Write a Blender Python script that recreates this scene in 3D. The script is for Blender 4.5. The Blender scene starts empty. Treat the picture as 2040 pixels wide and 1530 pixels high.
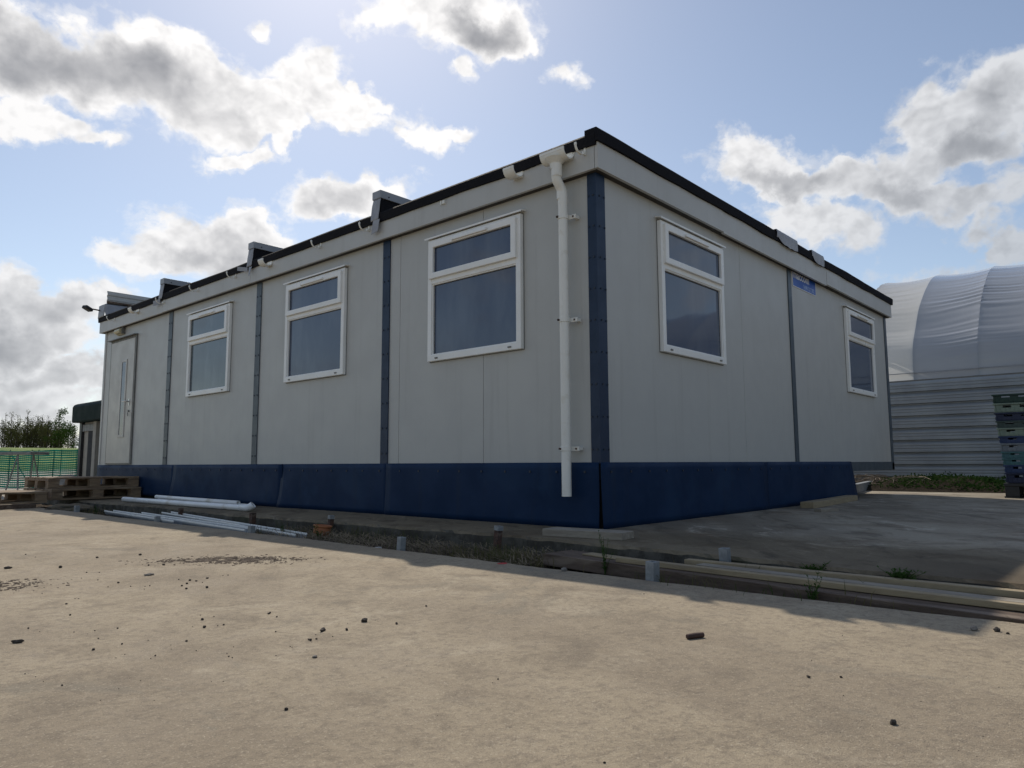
import bpy, bmesh, math, random
from mathutils import Vector, Matrix, noise
R = math.radians
random.seed(7)
sc = bpy.context.scene
COL = sc.collection

# ------------------------------------------------------------------ camera
CAMP = Vector((-4.2898, -3.0147, 0.4619))
yaw, pit, rol = R(41.9534), R(6.2513), R(-0.2606)
fw = Vector((math.cos(pit)*math.cos(yaw), math.cos(pit)*math.sin(yaw), math.sin(pit)))
rt = Vector((math.sin(yaw), -math.cos(yaw), 0)); up = rt.cross(fw)
r2 = math.cos(rol)*rt + math.sin(rol)*up; u2 = -math.sin(rol)*rt + math.cos(rol)*up
cd = bpy.data.cameras.new("camera"); cam = bpy.data.objects.new("camera", cd); COL.objects.link(cam)
cd.sensor_width = 36; cd.lens = 25.546; cd.clip_start = 0.05; cd.clip_end = 3000
M = Matrix((r2, u2, -fw)).transposed().to_4x4(); M.translation = CAMP
cam.matrix_world = M
sc.camera = cam

# ------------------------------------------------------------------ sun, sky, exposure
SUN_AZ, SUN_EL = R(57.2), R(45.4)
SKY_STRENGTH = 0.112
sun_dir = Vector((math.cos(SUN_EL)*math.cos(SUN_AZ), math.cos(SUN_EL)*math.sin(SUN_AZ), math.sin(SUN_EL)))
sl = bpy.data.lights.new("sun", 'SUN'); sl.energy = 3.5; sl.angle = R(0.6); sl.color = (1.0, 0.91, 0.77)
so = bpy.data.objects.new("sun", sl); COL.objects.link(so)
so.rotation_euler = sun_dir.to_track_quat('Z', 'Y').to_euler(); so.location = sun_dir*30
sc.view_settings.view_transform = 'Standard'; sc.view_settings.look = 'None'
sc.view_settings.exposure = 0.0; sc.view_settings.gamma = 1.0

# clouds: azimuth, elevation (degrees), half-sizes (radians), tilt, weight, greyness
CLOUDS = [(76.2,26.3,.107,.050,0,1,1),(70.4,25.8,.097,.050,-8,1,.9),(66.5,25.8,.087,.05,-12,1,.55),(68.0,28.2,.06,.03,-18,.9,.1),(61.8,25.4,.076,.033,-4,1,.3),(57.7,27.4,.056,.043,-18,1,.35),(55.3,25.6,.056,.024,6,1,.1),(60.4,28.1,.035,.02,9,.6,0),(53.1,26.8,.029,.013,23,.7,0),(49.5,25.0,.033,.022,-16,.9,0),(48.0,25.8,.034,.012,3,.8,0),(51.3,26.4,.019,.011,4,.4,0),(47.7,33.1,.092,.034,-2,1,.35),(44.8,32.5,.056,.028,1,1,.9),(52.6,32.3,.03,.015,6,.7,0),(41.8,32.1,.025,.014,0,.6,0),(46.2,29.9,.013,.018,2,.6,0),(63.1,31.3,.011,.008,-31,.38,0),(64.0,15.7,.098,.045,-6,1,.5),(66.4,15.2,.064,.026,10,1,.7),(62.4,14.0,.084,.038,-16,1,.75),(61.6,16.8,.066,.025,-26,1,.2),(70.6,14.8,.027,.012,8,.5,.3),(54.8,19.8,.068,.031,9,1,.65),(53.0,21.0,.042,.022,4,.9,.1),(76.7,22.3,.05,.022,-9,.8,.1),(74.0,21.6,.03,.012,13,.6,0),(63.1,22.3,.045,.015,0,.95,0),(59.1,23.5,.027,.015,35,1,0),(70.4,23.7,.026,.010,12,.45,0),(74.5,10.3,.078,.035,6,.9,.7),(75.8,8.1,.081,.029,5,1,.7),(73.7,6.0,.084,.024,3,.8,.6),(75.9,4.2,.085,.029,2,.8,.55),(72.2,11.5,.037,.021,6,.7,.1),(77.0,10.0,.038,.034,7,.8,.4),(22.7,22.1,.062,.03,-8,.9,.35),(20.7,20.8,.086,.019,-13,.9,.8),(17.2,20.6,.044,.018,-10,.8,.5),(10.3,22.9,.053,.05,-14,1,.5),(7.6,23.2,.057,.047,-4,1,.65),(9.5,20.8,.07,.028,-7,.9,.85),(11.9,20.6,.052,.036,11,.7,.5),(6.1,24.3,.031,.026,-17,.8,.2),(13.1,18.4,.077,.024,-16,.9,.7),(15.9,19.5,.064,.024,-10,.8,.5),(9.7,17.3,.039,.02,-11,.7,.5),(18.4,17.3,.065,.03,-33,.8,.3),(8.7,15.8,.028,.023,1,.6,.4),(7.2,18.3,.028,.033,-13,.5,.2),(7.4,13.8,.03,.024,14,.7,.3),(12.2,12.4,.05,.016,-7,.7,.1),(37.5,29.7,.018,.012,-12,.34,0),(76.5,2.5,.12,.05,0,.75,.45),(20.9,16.2,.036,.015,-27,.4,.2)]

class NT:
    def __init__(s, tree): s.t = tree; s.t.nodes.clear()
    def n(s, ty, *ins, out=0, **pr):
        nd = s.t.nodes.new(ty)
        for k, v in pr.items(): setattr(nd, k, v)
        for i, v in enumerate(ins):
            if v is None: continue
            s.set(nd.inputs[i], v)
        nd_out = nd.outputs[out] if len(nd.outputs) else nd
        return nd_out
    def set(s, sock, v):
        if isinstance(v, bpy.types.NodeSocket): s.t.links.new(v, sock)
        else: sock.default_value = v
    def math(s, op, *a, clamp=False): return s.n('ShaderNodeMath', *a, operation=op, use_clamp=clamp)
    def vm(s, op, *a):
        return s.n('ShaderNodeVectorMath', *a, operation=op, out=1 if op in ('DOT_PRODUCT', 'LENGTH', 'DISTANCE') else 0)
    def mix(s, f, a, b, blend='MIX'):
        nd = s.t.nodes.new('ShaderNodeMix'); nd.data_type = 'RGBA'; nd.blend_type = blend
        s.set(nd.inputs[0], f)
        for sk, v in ((nd.inputs[6], a), (nd.inputs[7], b)):
            s.set(sk, (*v, 1) if isinstance(v, tuple) and len(v) == 3 else v)
        return nd.outputs[2]
    def ramp(s, f, a, b, lo=0.0, hi=1.0, smooth=True):
        nd = s.t.nodes.new('ShaderNodeMapRange')
        if smooth: nd.interpolation_type = 'SMOOTHSTEP'
        for i, v in enumerate((f, a, b, lo, hi)): s.set(nd.inputs[i], v)
        return nd.outputs[0]
    def noise(s, vec, scale, detail=4, rough=0.55, dist=0.0):
        nd = s.t.nodes.new('ShaderNodeTexNoise')
        s.set(nd.inputs['Vector'], vec); s.set(nd.inputs['Scale'], scale); s.set(nd.inputs['Detail'], detail)
        s.set(nd.inputs['Roughness'], rough); s.set(nd.inputs['Distortion'], dist)
        return nd.outputs[0]

def build_world():
    w = bpy.data.worlds.new("World"); sc.world = w; w.use_nodes = True
    t = NT(w.node_tree)
    sky = t.t.nodes.new('ShaderNodeTexSky'); sky.sky_type = 'NISHITA'; sky.sun_disc = False
    sky.sun_elevation = SUN_EL; sky.sun_rotation = R(90)-SUN_AZ
    sky.air_density = 1.0; sky.dust_density = 0.5; sky.ozone_density = 1.0; sky.altitude = 20
    d0 = t.n('ShaderNodeTexCoord', out=0)
    # warp the lookup so that outlines billow
    def vnoise(vec, scale, detail, amp):
        c = t.n('ShaderNodeTexNoise', vec, None, scale, detail, .6, out=1)
        q = t.vm('SCALE', t.vm('SUBTRACT', c, (.5, .5, .5))); q.node.inputs[3].default_value = amp
        return q
    d = t.vm('ADD', t.vm('ADD', d0, vnoise(d0, 7.0, 2, .11)), vnoise(d0, 24.0, 5, .05))
    best = None; grey = None
    for az, el, a, b, rot, wt, dk in CLOUDS:
        az, el, rot = R(az), R(el), R(rot)
        n = Vector((math.cos(el)*math.cos(az), math.cos(el)*math.sin(az), math.sin(el)))
        E = Vector((n.y, -n.x, 0)).normalized(); U = E.cross(n)
        e1 = (E*math.cos(rot)+U*math.sin(rot))/(a*1.04); e2 = (U*math.cos(rot)-E*math.sin(rot))/(b*1.04)
        u = t.vm('DOT_PRODUCT', d, tuple(e1)); v = t.vm('DOT_PRODUCT', d, tuple(e2))
        q = t.math('MULTIPLY_ADD', v, v, t.math('MULTIPLY', u, u))
        val = t.math('MULTIPLY_ADD', q, -wt, wt)
        best = val if best is None else t.math('SMOOTH_MAX', best, val, 0.12)
        if dk > 0:
            g = t.math('MULTIPLY_ADD', q, -dk, dk)
            grey = g if grey is None else t.math('SMOOTH_MAX', grey, g, 0.15)
    front = t.vm('DOT_PRODUCT', d0, (math.cos(yaw), math.sin(yaw), 0.15))
    fmask = t.ramp(front, 0.35, 0.6)
    best = t.math('MULTIPLY_ADD', fmask, best, t.math('MULTIPLY_ADD', fmask, 2.0, -2.0))
    # clouds elsewhere in the sky (overhead and behind the viewer)
    flat = t.vm('MULTIPLY', d0, (1, 1, 2.2))
    gen = t.noise(flat, 2.1, 3, .5)
    genv = t.math('MULTIPLY_ADD', gen, 5.0, -2.8)
    genv = t.math('ADD', genv, t.math('MULTIPLY', fmask, -3.0))
    core = t.math('MINIMUM', t.math('MAXIMUM', best, genv), .75)
    wv = t.vm('ADD', t.vm('MULTIPLY', d0, (1, 1, 1.25)), vnoise(d0, 16.0, 3, .03))
    def puff(vec, scale, detail):
        nd = t.t.nodes.new('ShaderNodeTexVoronoi'); nd.feature = 'F1'
        t.set(nd.inputs['Vector'], vec); nd.inputs['Scale'].default_value = scale; nd.inputs['Detail'].default_value = detail
        nd.inputs['Roughness'].default_value = .55; nd.inputs['Lacunarity'].default_value = 2.1; nd.normalize = True
        return t.math('SUBTRACT', 1.0, nd.outputs['Distance'])
    f1 = t.noise(wv, 8.0, 3, .5)
    f2 = t.noise(wv, 34.0, 5, .6)
    p1 = puff(wv, 17.0, 3.0)
    fb = t.math('MULTIPLY_ADD', f2, 1.15, t.math('MULTIPLY_ADD', f1, 1.7, t.math('MULTIPLY_ADD', p1, 1.5, -2.48)))
    dens = t.math('ADD', core, fb)
    veil = t.math('MULTIPLY', t.ramp(t.math('MULTIPLY_ADD', f2, 2.2, t.math('ADD', dens, -1.1)), -.55, .35), .42)
    alpha = t.math('MAXIMUM', t.ramp(dens, -0.14, 0.44), veil)
    # relief: the same puffs looked up a little towards the sun
    p2 = puff(t.vm('ADD', wv, tuple(sun_dir*.012)), 17.0, 2.0)
    relief = t.math('MULTIPLY', t.math('SUBTRACT', p1, p2), 2.6)
    gcore = t.math('MAXIMUM', t.math('MULTIPLY', grey, fmask), t.math('MULTIPLY', genv, .7))
    shade = t.math('ADD', gcore, t.math('MULTIPLY_ADD', f1, 1.0, -.5))
    shade = t.math('ADD', t.ramp(shade, 0.05, 1.15, 0, .92), t.math('MULTIPLY', relief, t.ramp(shade, .9, .1, .35, .85)), clamp=True)
    ccol = t.mix(shade, (1.02, 1.0, 0.985), (0.30, 0.305, 0.325))
    # clouds away from the sun are dimmer
    toward = t.vm('DOT_PRODUCT', d0, tuple(sun_dir))
    lit = t.mix(t.ramp(toward, 0.42, 0.96), (.38, .44, .52), (1.03, 1.03, 1.03))
    ccol = t.vm('MULTIPLY', ccol, lit)
    soft = t.n('ShaderNodeHueSaturation', .5, .86, 1.0, 1.0, sky.outputs[0])
    bg1 = t.n('ShaderNodeBackground', soft, SKY_STRENGTH)
    bg2 = t.n('ShaderNodeBackground', ccol, 1.0)
    mx = t.n('ShaderNodeMixShader', t.math('MULTIPLY', alpha, 0.96), bg1, bg2)
    t.t.links.new(mx, t.t.nodes.new('ShaderNodeOutputWorld').inputs[0])
build_world()

# ------------------------------------------------------------------ materials
MATS = {}
def surf(name, c1, c2=None, scale=8, rough=.6, bump=0.0, bscale=60, stretch=(1, 1, 1), metal=0, spec=.5, speck=0, dirt=None, c3=None, s3=1.0, detail=5):
    """procedural two/three-tone surface with grain and bump"""
    m = bpy.data.materials.new(name); m.use_nodes = True; t = NT(m.node_tree)
    tc = t.n('ShaderNodeTexCoord', out=3)
    v = t.vm('MULTIPLY', tc, stretch)
    p = t.t.nodes.new('ShaderNodeBsdfPrincipled')
    if c2 is None: c2 = tuple(x*.85 for x in c1)
    n1 = t.noise(v, scale, detail, .6)
    col = t.mix(t.ramp(n1, .35, .65), c1, c2)
    if c3:
        n3 = t.noise(v, s3, 5, .6, .4); col = t.mix(t.ramp(n3, .52, .68), col, c3)
    if name in ('grey_steel', 'fascia_grey', 'navy'):   # faint rain runs down the sheet
        run = t.noise(t.vm('MULTIPLY', tc, (1, 1, .05)), 11, 5, .65)
        col = t.mix(t.math('MULTIPLY', t.ramp(run, .52, .72), .13 if name != 'navy' else .3), col, (.20, .19, .17) if name != 'navy' else (.02, .03, .05))
    if speck:
        n4 = t.noise(tc, 420, 2, .5); col = t.mix(t.math('MULTIPLY', t.ramp(n4, .5, .7), speck), col, tuple(x*.45 for x in c1))
        n5 = t.noise(tc, 330, 2, .5); col = t.mix(t.math('MULTIPLY', t.ramp(n5, .55, .75), speck), col, tuple(min(1, x*1.5) for x in c1))
    t.set(p.inputs['Base Color'], col)
    t.set(p.inputs['Roughness'], t.ramp(n1, .2, .8, max(.02, rough-.08), min(1, rough+.08)))
    p.inputs['Metallic'].default_value = metal; p.inputs['Specular IOR Level'].default_value = spec
    if bump:
        b = t.t.nodes.new('ShaderNodeBump'); b.inputs['Strength'].default_value = 1; b.inputs['Distance'].default_value = bump
        t.set(b.inputs['Height'], t.noise(v, bscale, 4, .6)); t.t.links.new(b.outputs[0], p.inputs['Normal'])
    t.t.links.new(p.outputs[0], t.t.nodes.new('ShaderNodeOutputMaterial').inputs[0])
    MATS[name] = m
    return m

surf('grey_steel', (.485, .487, .466), (.468, .47, .452), 3, .42, .0006, 260, speck=.16)
surf('fascia_grey', (.50, .50, .48), (.482, .484, .466), 2.5, .45, .0004, 260, speck=.12)
surf('door_grey', (.52, .50, .46), (.47, .455, .42), 4, .4, .0006, 20)
surf('dark_trim', (.16, .16, .15), None, 10, .5)
surf('soffit_dark', (.05, .043, .036), None, 10, .8)
surf('navy', (.009, .028, .075), (.007, .023, .063), 3, .5, .0008, 14, c3=(.012, .034, .082), s3=1.7, spec=.10)
surf('navy_strip', (.012, .03, .07), (.010, .026, .06), 5, .42, spec=.35)
surf('slate_strip', (.065, .085, .105), (.055, .075, .095), 5, .42)
surf('bolt', (.02, .03, .05), None, 30, .5)
surf('felt', (.008, .008, .011), (.014, .0135, .016), 30, .8, .003, 90, spec=.12)
surf('membrane', (.33, .34, .37), (.28, .29, .32), 6, .5, .004, 12)
surf('cap_grey', (.30, .315, .345), (.27, .285, .31), 5, .45)
surf('upvc', (.86, .86, .84), (.82, .82, .795), 5, .32)
surf('upvc_dirty', (.80, .795, .75), (.77, .765, .72), 3, .42, c3=(.72, .70, .63), s3=9)
surf('cream_plastic', (.62, .56, .36), (.5, .45, .29), 9, .4)
surf('gasket', (.015, .015, .017), None, 20, .6)
surf('black_plastic', (.02, .02, .022), None, 20, .5)
surf('steel_handle', (.6, .6, .6), None, 20, .3, metal=1)
surf('sign_blue', (.012, .09, .42), (.012, .08, .38), 6, .4)
surf('sign_white', (.8, .82, .85), None, 6, .4)
surf('sign_pale', (.42, .55, .85), None, 6, .4)
surf('timber_old', (.22, .17, .12), (.13, .10, .07), 5, .85, .003, 40, stretch=(6, 1, 6), c3=(.3, .25, .19), s3=3)
surf('timber_fresh', (.33, .265, .165), (.265, .21, .135), 6, .8, .0015, 40, stretch=(6, 1, 6), c3=(.24, .20, .145), s3=2)
surf('timber_grey', (.30, .27, .22), (.22, .19, .155), 5, .85, .002, 40, stretch=(6, 1, 6))
surf('timber_brown', (.135, .095, .07), (.085, .06, .045), 5, .9, .004, 36, stretch=(8, 1, 8), c3=(.20, .155, .12), s3=2)
surf('pallet_wood', (.27, .195, .125), (.17, .12, .08), 5, .85, .002, 40, stretch=(1, 5, 5), c3=(.33, .26, .18), s3=3)
surf('rust', (.09, .045, .03), (.045, .03, .025), 30, .85, .003, 80, c3=(.16, .13, .11), s3=16)
surf('galv', (.27, .29, .31), (.20, .215, .23), 20, .5, .001, 60, metal=.3, c3=(.38, .39, .40), s3=10)
surf('cladding', (.30, .325, .345), (.25, .27, .29), 1.5, .42, metal=.25)
surf('mound_soil', (.016, .013, .010), (.030, .024, .018), 14, .95, .02, 40, c3=(.05, .04, .03), s3=24, spec=.03)
surf('gutter_grey', (.36, .39, .43), (.31, .335, .37), 6, .4)
surf('pvc_white', (.80, .82, .84), (.72, .73, .73), 2, .35, c3=(.52, .49, .43), s3=2.5)
surf('terracotta', (.36, .13, .05), (.30, .11, .045), 9, .7)
surf('stone_dark', (.035, .028, .024), (.06, .05, .042), 60, .9, .002, 200)
surf('stone_grey', (.22, .20, .18), (.15, .135, .12), 40, .9, .002, 120)
surf('rod_brown', (.075, .035, .025), (.05, .026, .02), 40, .7)
surf('rubble', (.33, .32, .30), (.24, .23, .215), 8, .9, .01, 20)
surf('soil', (.040, .031, .023), (.072, .056, .041), 14, .95, .02, 40, c3=(.12, .094, .065), s3=30, spec=.05)
surf('scatter_soil', (.16, .12, .09), (.075, .055, .042), 40, .95, .004, 120)
surf('straw', (.24, .19, .12), (.085, .062, .042), 5, .9, detail=3)
surf('post_green', (.02, .06, .05), None, 8, .6)
surf('trestle_grey', (.22, .225, .22), (.16, .16, .155), 12, .6)
surf('dark_green', (.005, .015, .014), (.007, .018, .017), 4, .6, spec=.06)
surf('render_cream', (.34, .32, .28), (.30, .285, .25), 5, .8)
surf('bark', (.10, .075, .05), (.06, .045, .03), 12, .9)
surf('crate_green', (.004, .035, .022), (.005, .03, .02), 12, .45)
surf('crate_pale', (.21, .27, .21), (.18, .23, .185), 12, .5)
surf('crate_navy', (.006, .013, .055), (.005, .011, .045), 12, .45)
surf('crate_blue', (.014, .038, .125), (.012, .032, .10), 12, .45)
surf('crate_moss', (.042, .07, .063), (.035, .06, .053), 12, .5)
surf('crate_turq', (.05, .15, .16), (.045, .12, .14), 12, .5)
surf('crate_mist', (.19, .215, .24), (.16, .18, .205), 12, .5)
surf('red_paint', (.5, .05, .05), None, 30, .7)
surf('litter', (.75, .76, .76), None, 10, .6)
surf('interior', (.03, .032, .035), None, 10, .9)

def m_leaf(name, c1, c2):
    m = bpy.data.materials.new(name); m.use_nodes = True; t = NT(m.node_tree)
    g = t.n('ShaderNodeNewGeometry', out=8) if False else None
    tc = t.n('ShaderNodeTexCoord', out=3)
    col = t.mix(t.ramp(t.noise(tc, 3.0, 3), .3, .7), c1, c2)
    d = t.n('ShaderNodeBsdfDiffuse', col); tr = t.n('ShaderNodeBsdfTranslucent', col)
    mx = t.n('ShaderNodeMixShader', .35, d, tr)
    t.t.links.new(mx, t.t.nodes.new('ShaderNodeOutputMaterial').inputs[0]); MATS[name] = m
m_leaf('net_green', (.003, .10, .075), (.006, .15, .12))
m_leaf('leaf', (.05, .10, .025), (.08, .13, .03)); m_leaf('leaf_olive', (.11, .12, .045), (.15, .155, .06))
m_leaf('grass', (.06, .085, .028), (.17, .14, .07)); m_leaf('weed_leaf', (.045, .095, .025), (.075, .12, .035)); m_leaf('mound_leaf', (.014, .036, .010), (.03, .055, .016))

def m_glass(name, tint, haze):
    m = bpy.data.materials.new(name); m.use_nodes = True; t = NT(m.node_tree)
    tc = t.n('ShaderNodeTexCoord', out=3)
    p = t.t.nodes.new('ShaderNodeBsdfPrincipled')
    v = t.vm('MULTIPLY', tc, (1, 1, .35))
    col = t.mix(t.math('MULTIPLY', t.ramp(t.noise(v, 2.3, 4, .6), .42, .75), haze), tint, (.26, .30, .34))
    t.set(p.inputs['Base Color'], col); p.inputs['Roughness'].default_value = .04
    p.inputs['IOR'].default_value = 1.7; p.inputs['Specular IOR Level'].default_value = .6
    b = t.t.nodes.new('ShaderNodeBump'); b.inputs['Distance'].default_value = .004; b.inputs['Strength'].default_value = .5
    t.set(b.inputs['Height'], t.noise(tc, 1.6, 1, .5)); t.t.links.new(b.outputs[0], p.inputs['Normal'])
    t.t.links.new(p.outputs[0], t.t.nodes.new('ShaderNodeOutputMaterial').inputs[0]); MATS[name] = m
m_glass('glass', (.033, .052, .104), .22); m_glass('glass_frost', (.052, .078, .098), .45); m_glass('glass_side', (.05, .074, .128), .16)

def m_film(name, col, trans, gl):
    m = bpy.data.materials.new(name); m.use_nodes = True; t = NT(m.node_tree)
    tc = t.n('ShaderNodeTexCoord', out=3)
    c = t.mix(t.ramp(t.noise(t.vm('MULTIPLY', tc, (1, .25, 1)), 1.6, 4), .3, .7), col, tuple(x*.9 for x in col))
    d = t.n('ShaderNodeBsdfDiffuse', c); tr = t.n('ShaderNodeBsdfTranslucent', c)
    mx = t.n('ShaderNodeMixShader', trans, d, tr)
    g = t.n('ShaderNodeBsdfGlossy', (.9, .93, .95, 1), .22)
    fr = t.n('ShaderNodeFresnel', 1.45)
    mx2 = t.n('ShaderNodeMixShader', t.math('MULTIPLY', fr, gl), mx, g)
    t.t.links.new(mx2, t.t.nodes.new('ShaderNodeOutputMaterial').inputs[0]); MATS[name] = m
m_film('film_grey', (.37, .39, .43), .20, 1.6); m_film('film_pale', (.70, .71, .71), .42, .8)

def m_yard():
    m = bpy.data.materials.new('yard_concrete'); m.use_nodes = True; t = NT(m.node_tree)
    tc = t.n('ShaderNodeTexCoord', out=3); p = t.t.nodes.new('ShaderNodeBsdfPrincipled')
    a = R(25)
    rot = t.n('ShaderNodeMapping', tc, None, (0, 0, a))
    st = t.vm('MULTIPLY', rot, (1, .8, 1))
    big = t.noise(st, .9, 7, .62, .6); mid = t.noise(st, 4.2, 8, .68, .5); fine = t.noise(rot, 44, 6, .7); grain = t.noise(tc, 300, 3, .6)
    brush = t.noise(t.vm('MULTIPLY', rot, (6, 1, 1)), 16, 5, .7, .3)
    col = t.mix(t.ramp(big, .36, .64), (.415, .35, .262), (.32, .267, .203))
    col = t.mix(t.math('MULTIPLY', t.ramp(mid, .50, .70), .8), col, (.25, .212, .168))
    col = t.mix(t.math('MULTIPLY', t.ramp(t.noise(st, 2.1, 8, .7, 1.2), .55, .68), .6), col, (.235, .215, .18))
    col = t.mix(t.math('MULTIPLY', t.ramp(t.noise(rot, 1.5, 8, .68, 1.5), .56, .70), .65), col, (.50, .435, .34))
    col = t.mix(t.math('MULTIPLY', t.ramp(t.noise(tc, .55, 4, .6, .3), .55, .7), .22), col, (.36, .27, .18))
    col = t.mix(t.math('MULTIPLY', t.ramp(t.noise(rot, 12, 6, .7, .4), .50, .68), .5), col, (.24, .20, .16))
    col = t.mix(t.math('MULTIPLY', t.ramp(fine, .46, .66), .62), col, (.215, .18, .142))
    col = t.mix(t.math('MULTIPLY', t.ramp(grain, .54, .68), .7), col, (.14, .12, .098))
    col = t.mix(t.math('MULTIPLY', t.ramp(t.noise(tc, 190, 2, .5), .58, .70), .38), col, (.62, .55, .45))
    # hairline scratches and scuffs
    vo = t.t.nodes.new('ShaderNodeTexVoronoi'); vo.feature = 'DISTANCE_TO_EDGE'; vo.inputs['Scale'].default_value = .55
    wob = t.vm('ADD', tc, t.n('ShaderNodeTexNoise', tc, None, 3.0, out=1)); t.set(vo.inputs['Vector'], wob)
    crack = t.math('MULTIPLY', t.ramp(vo.outputs[0], .004, .0), t.ramp(t.noise(tc, .9, 3), .5, .6))
    col = t.mix(t.math('MULTIPLY', crack, .22), col, (.55, .48, .39))
    col = t.mix(1.0, col, (.88, .865, .825), 'MULTIPLY')
    t.set(p.inputs['Base Color'], col); t.set(p.inputs['Roughness'], t.ramp(mid, .3, .7, .78, .95)); p.inputs['Specular IOR Level'].default_value = .3
    h = t.math('ADD', t.math('MULTIPLY', fine, .55), t.math('ADD', t.math('MULTIPLY', brush, .30), t.math('ADD', t.math('MULTIPLY', grain, .22), t.math('MULTIPLY', mid, .45))))
    b = t.t.nodes.new('ShaderNodeBump'); b.inputs['Distance'].default_value = .009; b.inputs['Strength'].default_value = 1
    t.set(b.inputs['Height'], h); t.t.links.new(b.outputs[0], p.inputs['Normal'])
    t.t.links.new(p.outputs[0], t.t.nodes.new('ShaderNodeOutputMaterial').inputs[0]); MATS['yard_concrete'] = m
m_yard()
def m_slab():
    m = bpy.data.materials.new('slab_concrete'); m.use_nodes = True; t = NT(m.node_tree)
    tc = t.n('ShaderNodeTexCoord', out=3); p = t.t.nodes.new('ShaderNodeBsdfPrincipled')
    rot = t.n('ShaderNodeMapping', tc, None, (0, 0, R(48)))
    st = t.vm('MULTIPLY', rot, (1.6, .6, 1))
    big = t.noise(st, .5, 7, .62, .8); mid = t.noise(st, 2.4, 7, .68, 1.0); fine = t.noise(tc, 40, 5, .65); grain = t.noise(tc, 220, 3, .6)
    col = t.mix(t.ramp(big, .36, .62), (.20, .185, .165), (.34, .325, .295))
    col = t.mix(t.math('MULTIPLY', t.ramp(mid, .52, .68), .8), col, (.125, .116, .103))
    col = t.mix(t.math('MULTIPLY', t.ramp(t.noise(st, 1.5, 8, .7, 1.4), .56, .68), .75), col, (.50, .49, .47))
    col = t.mix(t.math('MULTIPLY', t.ramp(t.noise(tc, 1.1, 5, .6, .5), .58, .7), .4), col, (.24, .18, .13))
    col = t.mix(t.math('MULTIPLY', t.ramp(fine, .5, .75), .5), col, (.12, .115, .11))
    col = t.mix(t.math('MULTIPLY', t.ramp(grain, .58, .75), .4), col, (.42, .41, .39))
    col = t.mix(t.math('MULTIPLY', t.ramp(t.noise(tc, 2.6, 7, .65, .6), .5, .66), .55), col, (.13, .105, .08))
    col = t.mix(1.0, col, (.82, .775, .69), 'MULTIPLY')
    # shade near the cabin wall painted in: kerb strip darker, ragged edge, rest lighter
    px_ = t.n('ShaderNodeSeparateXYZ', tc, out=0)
    wall_shade = t.ramp(t.math('ADD', px_, t.math('MULTIPLY_ADD', t.noise(tc, 1.1, 6, .65), 1.6, -.8)), .75, -.25)
    col = t.mix(wall_shade, t.mix(1.0, col, (1.22, 1.2, 1.17), 'MULTIPLY'), t.mix(1.0, col, (.66, .60, .50), 'MULTIPLY'))
    # sides of the slab: darker, mossy
    gz = t.n('ShaderNodeSeparateXYZ', t.n('ShaderNodeNewGeometry', out=3), out=2)
    side = t.ramp(gz, .8, .5)
    sc_ = t.mix(t.ramp(t.noise(tc, 7, 6, .65), .4, .6), (.055, .050, .042), (.105, .097, .082))
    sc_ = t.mix(t.math('MULTIPLY', t.ramp(t.noise(tc, 4, 4, .6), .52, .65), .6), sc_, (.045, .048, .022))
    col = t.mix(side, col, sc_)
    t.set(p.inputs['Base Color'], col); p.inputs['Roughness'].default_value = .85; p.inputs['Specular IOR Level'].default_value = .3
    h = t.math('ADD', t.math('MULTIPLY', fine, .6), t.math('ADD', t.math('MULTIPLY', grain, .2), mid))
    b = t.t.nodes.new('ShaderNodeBump'); b.inputs['Distance'].default_value = .008; b.inputs['Strength'].default_value = 1
    t.set(b.inputs['Height'], h); t.t.links.new(b.outputs[0], p.inputs['Normal'])
    t.t.links.new(p.outputs[0], t.t.nodes.new('ShaderNodeOutputMaterial').inputs[0]); MATS['slab_concrete'] = m
m_slab()
def m_field():
    m = bpy.data.materials.new('field'); m.use_nodes = True; t = NT(m.node_tree)
    tc = t.n('ShaderNodeTexCoord', out=3); p = t.t.nodes.new('ShaderNodeBsdfPrincipled')
    g = t.mix(t.ramp(t.noise(tc, .5, 6, .7), .35, .65), (.10, .17, .03), (.18, .24, .055))
    e = t.mix(t.ramp(t.noise(tc, 2.0, 6, .7), .35, .65), (.36, .32, .27), (.48, .44, .38))
    y = t.n('ShaderNodeSeparateXYZ', tc, out=1)
    f = t.ramp(t.math('ADD', y, t.math('MULTIPLY', t.noise(tc, .4, 4), 3)), 34.0, 35.0)
    t.set(p.inputs['Base Color'], t.mix(f, e, g)); p.inputs['Roughness'].default_value = .95
    b = t.t.nodes.new('ShaderNodeBump'); b.inputs['Distance'].default_value = .1
    t.set(b.inputs['Height'], t.noise(tc, 5, 6, .7)); t.t.links.new(b.outputs[0], p.inputs['Normal'])
    t.t.links.new(p.outputs[0], t.t.nodes.new('ShaderNodeOutputMaterial').inputs[0]); MATS['field'] = m
m_field()

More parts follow.
